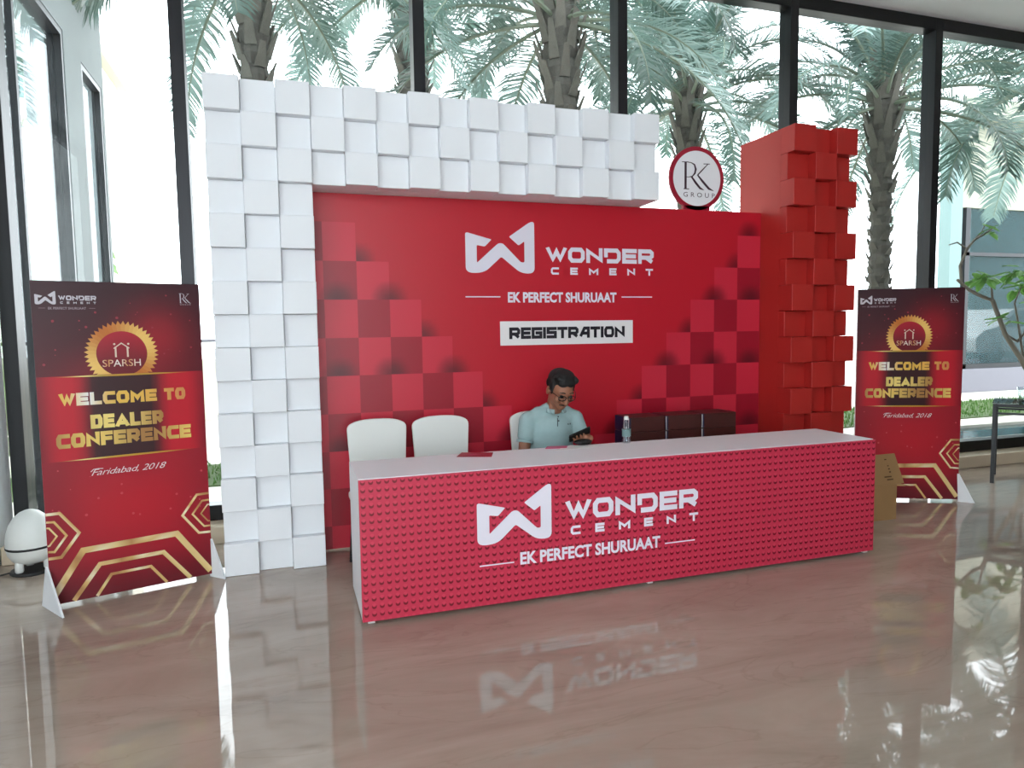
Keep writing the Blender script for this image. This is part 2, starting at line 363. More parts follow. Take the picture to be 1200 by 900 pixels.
# ------------------------------------------------------------------ outside: ground and buildings
struct('pavement', MB().box(-40, 60, 1.02, 60, -.3, -.1), 'paving')
def lawn_poly(): return [(-12, 3.3), (4, 3.3), (9, 4.1), (30, 4.3), (30, 6.2), (9, 6.0), (4, 4.6), (-12, 4.6)]
lb = MB(); lp = lawn_poly(); lb.face([(x, y, -.085) for x, y in lp])
for i in range(len(lp)): j = (i+1) % len(lp); lb.face([(lp[i][0], lp[i][1], -.1), (lp[j][0], lp[j][1], -.1), (lp[j][0], lp[j][1], -.085), (lp[i][0], lp[i][1], -.085)])
lawn = build('lawn', lb, 'soil'); lawn['kind'] = 'structure'
gb = MB(); rg = random.Random(3)
for _ in range(9000):
    x = rg.uniform(-1.4, 22)
    y0 = 3.3 if x < 4 else 3.3+(x-4)*.16 if x < 9 else 4.15; y1 = 4.6 if x < 4 else 4.6+(x-4)*.28 if x < 9 else 6.05
    y = rg.uniform(y0, y1); a = rg.uniform(0, PI); d = .012; hh = rg.uniform(.04, .1); l = rg.uniform(-.04, .04)
    gb.face([(x-d*math.cos(a), y-d*math.sin(a), -.09), (x+d*math.cos(a), y+d*math.sin(a), -.09), (x+l, y+l, -.09+hh)])
g = build('grass_blades', gb, 'grass'); tag(g, 'short green grass on the lawn strip outside the windows', 'grass', kind='stuff')
# pool edge right
pl = empty('garden_pool', (10.6, 2.9, -.1)); tag(pl, 'small teal garden pool with stone edge outside the right window', 'pool')
build('water', MB().box(-1.6, 3.6, -.55, .35, 0, .015), 'water', pl)
build('coping', MB().box(-1.8, 3.8, .35, .62, 0, .06), 'paving', pl, .008); build('coping', MB().box(-1.8, -1.6, -.55, .35, 0, .06), 'paving', pl, .008)
build('coping', MB().box(-1.8, 3.8, -.7, -.55, 0, .06), 'paving', pl, .008)
# low boundary wall far left
bw = empty('boundary_wall', (-1., 9.5, -.1)); tag(bw, 'low white boundary wall with a rail beyond the left windows', 'wall')
build('wall_body', MB().box(-9, 9, 0, .25, 0, 1.15), 'cream_wall', bw); build('rail', MB().tube([(-9, .12, 1.5), (9, .12, 1.5)], .03), 'grey_stone', bw)
for k in range(10): build('rail_post', MB().tube([(-9+2*k, .12, 1.15), (-9+2*k, .12, 1.5)], .025), 'grey_stone', bw)

# plastered wing of the same building at far left
def wing():
    r = empty('wall_wing', (-1.5, 0, -.1)); r['kind'] = 'structure'; H = 6.5; t = .34
    # openings: y 1.35..3.25 (z top 4.52), y 3.85..4.68 (top 4.45)
    mb = MB()
    mb.box(-t, 0, 3.25, 3.85, 0, H); mb.box(-t, 0, 1.1, 3.25, 4.52, H); mb.box(-t, 0, 3.85, 4.68, 4.45, H); mb.box(-t, 0, 4.68, 4.78, 0, H)
    build('plaster_wall', mb, 'plaster', r)
    for (y0, y1, zt, mids, fd) in ((1.1, 3.25, 4.52, (2.05,), .12), (3.85, 4.68, 4.45, (), .07)):
        wn = empty('wing_window', (0, 0, 0)); wn.parent = r
        build('jamb', MB().box(-fd-.02, -.005, y1-.06, y1, 0, zt), 'black_metal', wn); build('jamb', MB().box(-fd-.02, -.005, y0, y0+.06, 0, zt), 'black_metal', wn)
        build('head', MB().box(-fd-.02, -.005, y0+.06, y1-.06, zt-.06, zt), 'frame_metal', wn); build('sill', MB().box(-fd-.02, .02, y0+.06, y1-.06, 0, .12), 'frame_metal', wn)
        for q in mids: build('mullion', MB().box(-.1, -.04, q-.025, q+.025, .12, zt-.06), 'frame_metal', wn)
        build('pane', MB().box(-.075, -.065, y0+.06, y1-.06, .12, zt-.06), 'window_glass', wn)
wing()

def far_building():
    r = empty('apartment_building', (-15.6, 24, -.1)); tag(r, 'pale cream building with long window bands beyond the left wing', 'building')
    build('wall', MB().box(-9, 9, 0, 8, 0, 13), 'cream_wall', r)
    for fl in range(4):
        build('ledge', MB().box(-9.2, 9.2, -.35, 0, 2.9+fl*3, 3.15+fl*3), 'beige_panel', r)
        for k in range(6):
            x = -8.2+k*2.8; wn = build('window', MB().box(x, x+1.9, -.06, 0, .9+fl*3, 2.5+fl*3), 'teal_panel', r)
            build('pane', MB().box(x+.1, x+1.8, -.08, -.06, 1.0+fl*3, 2.4+fl*3), 'window_dark', wn)
    build('roof', MB().box(-9.4, 9.4, -.5, 8.4, 13, 13.3), 'beige_panel', r)
far_building()
def glass_building():
    r = empty('glazed_pavilion', (15.0, 7.6, -.1)); tag(r, 'teal glass fronted building on a grey stone plinth beyond the right window', 'building')
    build('plinth', MB().box(0, 14, -.15, .2, 0, .55), 'grey_stone', r, .01)
    build('corner_post', MB().box(0, .35, -.05, .25, .55, 6.2), 'teal_panel', r)
    rf = MB(); pp = [(-.3, -.5), (14.4, -.5), (14.4, 4.6), (6.2, 4.6)]; n = 4
    rf.v = [(x, y, 6.2) for x, y in pp]+[(x, y, 6.6) for x, y in pp]; rf.f = [[3, 2, 1, 0], [4, 5, 6, 7]]+[[i, (i+1) % 4, 4+(i+1) % 4, 4+i] for i in range(4)]; rf.c = [None]*6
    build('roof', rf, 'beige_panel', r)
    build('back_wall', MB().box(6.0, 14, 4.2, 4.4, 0, 6.2), 'teal_panel', r)
    sl = MB(); pp = [(.3, .2), (14, .2), (14, 4.2), (6.0, 4.2)]; sl.v = [(x, y, 0) for x, y in pp]+[(x, y, .5) for x, y in pp]; sl.f = rf.f; sl.c = [None]*6; build('floor_slab', sl, 'grey_stone', r)
    build('spandrel', MB().box(.35, 14, -.02, .12, 4.3, 6.2), 'beige_panel', r)
    for k in range(6):
        x0 = .5+k*2.25; build('mullion', MB().box(x0, x0+.14, -.03, .15, .55, 4.3), 'frame_metal', r); build('pane', MB().box(x0+.14, x0+2.25, .04, .06, .55, 4.3), 'facade_glass', r)
    build('transom', MB().box(.5, 14, -.03, .1, .55, .66), 'frame_metal', r); build('transom', MB().box(.5, 14, -.03, .1, 3.2, 3.28), 'frame_metal', r)
glass_building()
def car(loc, rz, label):
    r = empty('parked_car', loc, rz); tag(r, label, 'car')
    prof = [(-2.1, .35), (-2.15, .75), (-1.75, .95), (-1.2, 1.02), (-.6, 1.5), (1.1, 1.55), (1.8, 1.0), (2.1, .9), (2.15, .4)]
    build('body', MB().prism(rounded(prof, .12, 3), -.82, .82), 'car_white', r, .05)
    build('side_window', MB().prism([(-1.0, 1.02), (-.52, 1.42), (.2, 1.46), (.2, 1.02)], -.835, -.82), 'car_dark', r); build('side_window', MB().prism([(.28, 1.02), (.28, 1.46), (1.02, 1.46), (1.45, 1.02)], -.835, -.82), 'car_dark', r)
    for x in (-1.35, 1.35):
        for y in (-.72, .72):
            mb = MB().lathe([(.1, -.1), (.33, -.1), (.34, 0), (.33, .1), (.1, .1)], n=18); o = build('wheel', mb, 'tyre', r); o.location = (x, y, .34); o.rotation_euler = (PI/2, 0, 0)
    return r
car((19.2, 9.6, .4), .12, 'white parked car seen through the teal glass building')

# ------------------------------------------------------------------ palms
def frond_mesh(e0, droop, L=2.5, seed=0, nl=84, lw=.5):
    rr = random.Random(seed); mb = MB(); N = 22; pts = []; x = z = 0.; T = []
    for k in range(N+1):
        s = k/N; th = e0-droop*s**1.35; T.append(Vector((math.cos(th), 0, math.sin(th)))); pts.append(Vector((x, 0, z)))
        x += math.cos(th)*L/N; z += math.sin(th)*L/N
    mb.tube(pts, [.026*(1-s/N)+.004 for s in range(N+1)], n=5)
    nr = len(mb.f)
    for i in range(nl):
        s = .14+.86*(i/(nl-1))**.95; kf = s*N; k = min(N-1, int(kf)); fr = kf-k
        p = pts[k]*(1-fr)+pts[k+1]*fr; t = T[k]; nrm = Vector((-t.z, 0, t.x))
        ll = lw*(math.sin(PI*(.12+.80*s))**.7)*rr.uniform(.85, 1.1)
        for sd in (-1, 1):
            upk = rr.uniform(-.05, .55); fk = .55+.5*s+rr.uniform(-.15, .15)
            d = (Vector((0, sd, 0))+t*fk+nrm*upk).normalized(); d2 = (d+Vector((0, 0, -1))*rr.uniform(.25, .6)).normalized()
            wv = t.cross(d).cross(d).normalized()*.0095*rr.uniform(.8, 1.3)
            m_ = p+d*ll*.55; e = m_+d2*ll*.5
            mb.face([p-wv, p+wv, m_+wv*1.1, m_-wv*1.1]); mb.face([m_-wv*1.1, m_+wv*1.1, e])
    return mb, nr
FR = []
spec = [(1.35, 1.0), (1.1, 1.5), (.85, 1.75), (.55, 1.7), (.2, 1.5), (-.2, 1.2)]
for i, (e0, dr) in enumerate(spec):
    for v in range(2):
        mb, nr = frond_mesh(e0, dr, 2.5+.15*v, seed=i*7+v); me = mb.mesh('frond')
        me.materials.append(MATS['rachis']); me.materials.append(MATS['palm_leaf' if (i+v) % 2 else 'palm_leaf_pale'])
        me.polygons.foreach_set('material_index', [0]*nr+[1]*(len(me.polygons)-nr)); FR.append((i, me))
def palm(base, zc, label, rad=.2, scale=1., seed=0, n=40):
    rr = random.Random(seed); r = empty('palm_tree', base); tag(r, label, 'palm', 'palms planted outside the windows')
    H = zc-base[2]; prof = []; K = int(H/.11)
    for k in range(K+1):
        s = k/K; base_r = rad*(1.15-.25*s)*(1+.55*max(0, (s-.62)/.38)*(1 if s < .93 else .7)); prof.append((base_r+(.018 if k % 2 else -.012), s*H))
    build('trunk', MB().lathe(prof, n=14), 'trunk', r)
    bb = MB()
    nb = int(H/.045)
    for k in range(nb):                              # cut leaf bases spiralling round the stem
        z = .2+(H-.3)*k/nb; a = k*2.4; s = z/H; up_ = max(0, (s-.6)/.4); br = rad*(1.12-.2*s)*(1+.5*up_); ln = .10+.62*up_**1.4
        d = Vector((math.cos(a), math.sin(a), 0)); tt = Vector((-d.y, d.x, 0)); wdt = .055+.02*up_; b0 = d*br*.9+Vector((0, 0, z)); e = d*(br+.04+.16*up_)+Vector((0, 0, z+ln))
        o1 = d*.03
        bb.face([b0-tt*wdt, b0+tt*wdt, e+tt*wdt*.45, e-tt*wdt*.45]); bb.face([b0-tt*wdt+o1, e-tt*wdt*.45+o1*.4, e+tt*wdt*.45+o1*.4, b0+tt*wdt+o1])
        bb.face([b0-tt*wdt, e-tt*wdt*.45, e-tt*wdt*.45+o1*.4, b0-tt*wdt+o1]); bb.face([b0+tt*wdt, b0+tt*wdt+o1, e+tt*wdt*.45+o1*.4, e+tt*wdt*.45]); bb.face([e-tt*wdt*.45, e+tt*wdt*.45, e+tt*wdt*.45+o1*.4, e-tt*wdt*.45+o1*.4])
    build('leaf_bases', bb, 'boot', r)['kind'] = 'stuff'
    for k in range(n):
        lvl = (k/n)**1.0; i = min(5, int(6*lvl**1.35)); i, me = FR[i*2+(k % 2)]
        o = bpy.data.objects.new('frond', me); C.objects.link(o); o.parent = r; a = k*2.399+rr.uniform(-.2, .2)
        rr0 = rad*(.35+.7*lvl); o.location = (rr0*math.cos(a), rr0*math.sin(a), H-.05-.42*lvl); o.rotation_euler = (rr.uniform(-.25, .25), rr.uniform(-.12, .12), a)
        sc = scale*rr.uniform(.88, 1.1); o.scale = (sc, sc, sc)
def xat(u, v, Y): p = at(u, v, 1, Y); return p.x, p.z
YP = 3.6
for (u, v, Y, rad, sc, lab, sd) in (
    (291, -100, YP, .125, 1.0, 'tall date palm behind the left end of the white block arch', 1),
    (656, -15, YP, .17, 1.05, 'date palm with thick leaf bases behind the middle of the white beam', 2),
    (806, 95, 5.6, .15, 1.05, 'farther date palm rising behind the round sign', 3),
    (1036, 90, YP, .135, 1.0, 'date palm with a bare ringed trunk right of the red tower', 4),
    (1240, 62, YP, .15, 1.15, 'date palm at the far right with fronds drooping into the last window', 5),
    (480, -60, 6.2, .2, 1.05, 'date palm set back between the two left mullions', 6)):
    x, z = xat(u, v, Y); palm((x, Y, -.1), z, lab, rad, sc, sd)
palm((-4.6, 6.2, -.1), 5.6, 'date palm seen through the window of the plastered wing', .2, 1., 9)

def shrub(loc, rx, rz, n, label, seed, matn='bush_leaf'):
    rr = random.Random(seed); r = empty('shrub', loc); tag(r, label, 'shrub')
    st = MB()
    for k in range(7):
        a = rr.uniform(0, 2*PI); st.tube([(0, 0, 0), (rx*.3*math.cos(a), rx*.3*math.sin(a), rz*.6), (rx*.6*math.cos(a), rx*.6*math.sin(a), rz*1.3)], [.03, .02, .008], 5)
    build('stems', st, 'bark_grey', r)
    mb = MB()
    for _ in range(n):
        a = rr.uniform(0, 2*PI); q = math.acos(rr.uniform(-1, 1)); k = rr.uniform(.55, 1.)*(1+.25*math.sin(a*5+q*4))
        c = Vector((rx*k*math.sin(q)*math.cos(a), rx*k*math.sin(q)*math.sin(a), rz*1.05+rz*k*math.cos(q)))
        d = Vector((rr.gauss(0, 1), rr.gauss(0, 1), rr.gauss(.2, 1))).normalized(); s_ = d.orthogonal().normalized(); l = rr.uniform(.07, .14)
        mb.face([c-d*l, c+s_*l*.4, c+d*l, c-s_*l*.4])
    build('foliage', mb, matn, r)['kind'] = 'stuff'
shrub((-2.9, 7.2, -.1), .95, 1.7, 3600, 'pale green bush seen low through the wing window', 1)
shrub((-3.1, 4.6, -.1), .55, .6, 1400, 'low leafy bush behind the tall left poster', 2, 'broad_leaf')
shrub((6.9, 7.6, -.1), 1.3, 1.0, 2600, 'rounded hedge bush beyond the lawn left of the bare trunk', 3)

def frangipani():
    r = empty('frangipani_tree', (9.3, 2.2, -.1)); tag(r, 'small bare-limbed garden tree with broad leaves outside the right window', 'tree')
    Y = 2.2
    def P(u, v, dy=0.): q = at(u, v, 1, Y+dy); return (q.x-9.3, q.y-2.2, q.z+.1)
    paths = [([(1222, 492), (1212, 450), (1196, 420), (1178, 392), (1163, 352), (1152, 348), (1136, 340), (1122, 328)], .04, .018),
             ([(1127, 332), (1125, 312), (1133, 292), (1142, 281), (1154, 274), (1163, 268)], .02, .011), ([(1132, 291), (1122, 284), (1112, 287)], .012, .007), ([(1142, 281), (1150, 273), (1154, 264)], .011, .006),
             ([(1163, 352), (1162, 335), (1158, 325)], .016, .008), ([(1200, 425), (1192, 372), (1189, 355), (1197, 335)], .017, .008), ([(1178, 392), (1192, 400), (1205, 385), (1215, 350)], .022, .011)]
    for pts, r0, r1 in paths:
        n = len(pts); build('branch', MB().tube([P(*p, .08*math.sin(i*1.7)) for i, p in enumerate(pts)], [r0+(r1-r0)*i/(n-1) for i in range(n)], 7), 'bark_grey', r, smooth=True)
    lm = MB()
    for k in range(6):
        s0, s1 = k/6, (k+1)/6; w0, w1 = .045*math.sin(PI*s0**.8), .045*math.sin(PI*s1**.8); L = .26
        lm.face([(s0*L, -w0, -.04*s0*s0), (s1*L, -w1, -.04*s1*s1), (s1*L, 0, .012-.04*s1*s1), (s0*L, 0, .012-.04*s0*s0)]); lm.face([(s0*L, 0, .012-.04*s0*s0), (s1*L, 0, .012-.04*s1*s1), (s1*L, w1, -.04*s1*s1), (s0*L, w0, -.04*s0*s0)])
    me = lm.mesh('leaf'); me.materials.append(MATS['broad_leaf']); rr = random.Random(5)
    for (u, v, n) in ((1158, 325, 9), (1197, 335, 12), (1215, 350, 9), (1163, 268, 5), (1192, 318, 12), (1180, 372, 6), (1148, 325, 7)):
        c = Vector(P(u, v))
        for k in range(n):
            o = bpy.data.objects.new('leaf', me); C.objects.link(o); o.parent = r; o.location = c+Vector((rr.uniform(-.08, .08), rr.uniform(-.08, .08), rr.uniform(-.06, .06))); o.rotation_euler = (rr.uniform(-.4, .4), rr.uniform(-.5, .7), rr.uniform(0, 2*PI))
frangipani()

# ------------------------------------------------------------------ white block arch
B = .2032; REC = .055
def block_mesh(name, d, material):
    bm = bmesh.new(); bmesh.ops.create_cube(bm, size=1)
    for v in bm.verts: v.co = Vector((v.co.x*(B-.0016)+B/2, v.co.y*d+d/2, v.co.z*(B-.0016)+B/2))
    bmesh.ops.bevel(bm, geom=bm.edges[:], offset=.0025, segments=1, affect='EDGES')
    me = bpy.data.meshes.new(name); bm.to_mesh(me); bm.free(); me.materials.append(MATS[material]); return me
arch = empty('block_arch', (0, 0, 0)); tag(arch, 'white arch of staggered square foam blocks framing the red backdrop', 'display arch')
bp_, br_ = block_mesh('block', .16, 'white_board'), block_mesh('block', .16-REC, 'white_board')
rb_ = random.Random(11)
def place_blocks(parent, cells, mp_, mr_, x0, y0):
    for r, c in cells:
        proud = (r+c) % 2 == 0; o = bpy.data.objects.new('block', mp_ if proud else mr_); C.objects.link(o); o.parent = parent
        o.location = (x0+c*B, y0+(0 if proud else REC)+rb_.uniform(-.004, .004), (14-r)*B+.0008)
place_blocks(arch, [(r, c) for r in range(15) for c in range(15) if r < 3 or c < 3], bp_, br_, 0, 0)
build('column_core', MB().box(.002, 3*B-.002, .155, .46, 0, 12*B), 'white_board', arch); build('beam_core', MB().box(.002, 15*B-.002, .155, .46, 12*B+.001, 15*B-.002), 'white_board', arch)
# red tower
TX, TY = 4.155, -.1
tower = empty('block_tower', (TX, TY, 0)); tag(tower, 'tall red tower of staggered square blocks at the right end of the backdrop', 'display tower')
REC = .08
tp, tr_ = block_mesh('block', .16, 'tower_red'), block_mesh('block', .16-REC, 'tower_red')
place_blocks(tower, [(r, c) for r in range(15) for c in range(3)], tp, tr_, 0, 0)
build('tower_core', MB().box(.0, 3*B-.002, .155, .66, 0, 15*B-.002), 'tower_red', tower)

# ------------------------------------------------------------------ red backdrop panel with print
PX0, PX1, PY, PZ = 3*B+.002, TX-.003, .28, 2.436
back = empty('backdrop_panel', (0, PY, 0)); tag(back, 'red printed backdrop wall with white logo and checker print', 'backdrop')
RED = lin((190, 22, 42)); LIGHT = lin((203, 40, 62)); DARK = lin((158, 16, 40)); SH = lin((70, 8, 22))
def lerp(a, b, t): return tuple(a[i]+(b[i]-a[i])*t for i in range(3))
def backdrop_print():
    CW, CHh = .2185, .2585; z0 = 1.988; sub = 8; mb = MB()
    xl, xr = .668, 4.149
    def cell(side, r, c): return (r >= 0 and c <= r and c <= 6 and r >= 0)
    def shade(x, z):
        k = 0.
        for side in (0, 1):
            q = (x-xl)/CW if side == 0 else (xr-x)/CW; r = math.floor((z0+CHh-z)/CHh); f = (z-(z0-CHh*r))/CHh   # f = height over the bottom line of row r
            if r > 6 or f < 0: continue
            spots = []
            if r % 2 == 1 or r == -1: spots = [(.42 if r > 0 else .5, .62)]+[(float(b), .62) for b in range(2, min(r+2, 7), 2)] if r != -1 else [(.5, .55)] if side else []
            for b, wd in spots:
                d = ((q-b)/wd)**2+(f/.52)**2
                if d < 1: k = max(k, (1-d)**1.1)
            if r % 2 == 0 and r >= 0 and r < 6:
                b = r+1
                if q >= b:
                    d = ((q-b)/.62)**2+(f/.52)**2
                    if d < 1: k = max(k, (1-d)**1.1)
        return k
    def base(xm, zm):
        for side in (0, 1):
            q = (xm-xl)/CW if side == 0 else (xr-xm)/CW; c = math.floor(q); r = math.floor((z0+CHh-zm)/CHh)
            if cell(side, r, c): return LIGHT if (r+c) % 2 == 0 else DARK
        return RED
    eps = 1e-4
    xs = sorted(set([PX0, PX1]+[round(xl+CW*i/sub, 5) for i in range(-2, 7*sub)]+[round(xr-CW*i/sub, 5) for i in range(-1, 7*sub)]))
    xs = [x for i, x in enumerate(xs) if PX0 <= x <= PX1]; xs2 = [xs[0]]
    for x in xs[1:]:
        if x-xs2[-1] > 1e-3: xs2.append(x)
    zs = [0.02]+sorted(z for z in [z0-CHh*(i/sub) for i in range(-2*sub, 9*sub)] if .025 < z < PZ-.005)+[PZ]
    for i in range(len(xs2)-1):
        for j in range(len(zs)-1):
            x0_, x1_, a, b = xs2[i], xs2[i+1], zs[j], zs[j+1]; bs = base((x0_+x1_)/2, (a+b)/2)
            cm = lambda x, z: lerp(bs, SH, .8*shade(x, z))
            e = .0008
            mb.face([(x0_, 0, a), (x1_, 0, a), (x1_, 0, b), (x0_, 0, b)], [cm(x0_+e, a+e), cm(x1_-e, a+e), cm(x1_-e, b-e), cm(x0_+e, b-e)])
    return mb
build('board', MB().box(PX0, PX1, .0015, .03, .02, PZ), 'tower_red', back)
build('printed_skin', backdrop_print(), 'vinyl_print', back)
for x in (1.2, 2.4, 3.6): build('rear_brace', MB().prism([(x-.02, 0.0), (x+.02, 0), (x+.02, 1.8), (x-.02, 1.8)], .03, .3), 'white_board', back)
LOGO = lin((226, 222, 234)); 
mb = MB(); mark(mb, 1.65, 2.172, 1.920, 2.300, -.002, LOGO); build('logo_mark', mb, 'vinyl_print', back)
letters('WONQER', 2.265, 3.160, 2.005, 2.117, .031, .012, -.002, LOGO, back)
letters('CEMENT', 2.300, 3.153, 1.915, 1.968, .0145, .092, -.002, LOGO, back)
mb = MB(); text(mb, 'EK PERFECT SHURUAAT', 1.962, 2.838, 1.708, 1.785, -.002, LOGO, .04); build('tagline', mb, 'vinyl_print', back)
for a, b in ((1.645, 1.905), (2.882, 3.146)): build('tagline_rule', MB().box(a, b, -.002, -.001, 1.746, 1.754, LOGO), 'vinyl_print', back)
sign = empty('registration_sign', (2.437, PY-.006, 1.484)); tag(sign, 'white REGISTRATION strip fixed to the red backdrop', 'sign')
build('board', MB().box(-.538, .538, 0, .0055, -.088, .088), 'paper', sign)
letters('REGISTRATION', -.47, .468, -.042, .043, .0235, .005, -.0008, lin((22, 18, 30)), sign)

# round sign on top
rs = empty('round_sign', (3.545, PY, 2.437)); tag(rs, 'round white sign with red rim and monogram standing on the backdrop', 'sign')
R0 = .247
disc = [(R0*math.cos(2*PI*i/64), R0*.985+R0*math.sin(2*PI*i/64)) for i in range(64)]
build('rim', MB().prism(disc, .0, .02), 'red_print', rs); build('face', MB().prism([(x*.865, R0*.985+(z-R0*.985)*.865) for x, z in disc], -.003, 0), 'white_laminate', rs)
build('stand', MB().box(-.12, .12, .0, .03, 0, .03), 'red_print', rs)
mb = MB(); fm = lambda x, y: ((x-365)*.2445/322, R0*.985-(y-478)*.2445/372); monogram(mb, fm, .2445/345, -.0042, lin((60, 34, 48))); build('monogram', mb, 'vinyl_print', rs)
mb = MB(); a = fm(203, 700); b = fm(578, 645); text(mb, 'GROUP', a[0], b[0], a[1], b[1], -.0042, lin((60, 34, 48)), -.004, 0, 1.7); build('lettering', mb, 'vinyl_print', rs)

# ------------------------------------------------------------------ counter
CX0, CX1, CY0, CY1, CZ0, CZ = .735, 4.052, -1.029, -.49, .022, .762
ct = empty('reception_counter', (CX0, CY0, 0)); tag(ct, 'long white reception counter with a red studded logo front', 'counter')
W, D = CX1-CX0, CY1-CY0
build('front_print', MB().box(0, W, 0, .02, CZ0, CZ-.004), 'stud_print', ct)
build('top', MB().box(0, W, .0205, D, CZ-.03, CZ), 'white_laminate', ct, .002)
for x in (0, W-.025): build('side_panel', MB().box(x, x+.025, .0205, D, CZ0, CZ-.0305), 'white_laminate', ct, .002)
build('inner_panel', MB().box(.026, W-.026, .021, .04, CZ0, CZ-.031), 'white_laminate', ct)
build('divider', MB().box(W*.83, W*.83+.02, .041, D-.05, CZ0, CZ-.031), 'white_laminate', ct)
for x in (.03, W*.5, W-.05):
    for y in (.03, D-.06): build('foot', MB().box(x, x+.035, y, y+.035, 0, CZ0), 'white_plastic', ct)
LW = lin((232, 228, 240)); ox = CX0
mb = MB(); mark(mb, 1.349-ox, 1.776-ox, .354, .663, -.002, LW); build('logo_mark', mb, 'vinyl_print', ct)
letters('WONQER', 1.862-ox, 2.712-ox, .441, .553, .030, .012, -.002, LW, ct)
letters('CEMENT', 1.890-ox, 2.714-ox, .357, .408, .0145, .09, -.002, LW, ct)
mb = MB(); text(mb, 'EK PERFECT SHURUAAT', 1.590-ox, 2.458-ox, .222, .293, -.002, LW, .035); build('tagline', mb, 'vinyl_print', ct)
for a, b in ((1.359, 1.555), (2.490, 2.692)): build('tagline_rule', MB().box(a-ox, b-ox, -.002, -.001, .238, .245, LW), 'vinyl_print', ct)

# ------------------------------------------------------------------ poster stands
BWd, BH = .84, 1.79
GOLD = [lin(c) for c in ((176, 128, 78), (226, 190, 120), (252, 244, 212), (214, 168, 96), (240, 216, 156), (196, 146, 88))]
def gold(t):
    t = (t % 1.)*len(GOLD); i = int(t); return lerp(GOLD[i % 6], GOLD[(i+1) % 6], t-i)
def ss(a, b, x): t = max(0, min(1, (x-a)/(b-a))); return t*t*(3-2*t)
def poster_art():
    def col(x, z):
        u = x/BWd
        if z > 1.268:                       # dark maroon top with a red glow right of the seal
            c = lerp(lin((70, 8, 24)), lin((52, 6, 22)), ss(1.4, 1.8, z)); gl = math.exp(-(((x-.60)/.16)**2+((z-1.47)/.17)**2)); c = lerp(c, lin((170, 14, 36)), .75*gl)
            return lerp(c, lin((150, 12, 34)), .6*math.exp(-(((x-.42)/.35)**2+((z-1.27)/.12)**2)))
        if z > .797:                        # band: red at the sides, near-black in the middle
            k = ss(.16, .27, x)*(1-ss(.55, .66, x)); c = lerp(lin((196, 18, 40)), lin((120, 10, 30)), ss(.1, -.02, x)+ss(.74, .86, x)); return lerp(c, lin((24, 10, 18)), .95*k)
        c = lerp(lin((168, 16, 38)), lin((190, 16, 38)), math.exp(-(((x-.42)/.3)**2+((z-.5)/.2)**2)))
        c = lerp(c, lin((110, 10, 30)), ss(.25, .0, x)*.45+ss(.6, .9, x)*.45)
        return lerp(c, lin((84, 6, 24)), ss(.3, .0, z)*.8)
    mb = MB(); nx = 26; zs = [.0]+[.797*i/22 for i in range(1, 22)]+[.797]+[.797+.471*i/10 for i in range(1, 10)]+[1.268]+[1.268+(BH-1.268)*i/16 for i in range(1, 17)]
    for i in range(nx):
        for j in range(len(zs)-1):
            x0, x1, a, b = BWd*i/nx, BWd*(i+1)/nx, zs[j], zs[j+1]; e = 1e-4; q = [(x0, a+e), (x1, a+e), (x1, b-e), (x0, b-e)]
            mb.face([(x0, 0, a), (x1, 0, a), (x1, 0, b), (x0, 0, b)], [col(*p) for p in q])
    return mb
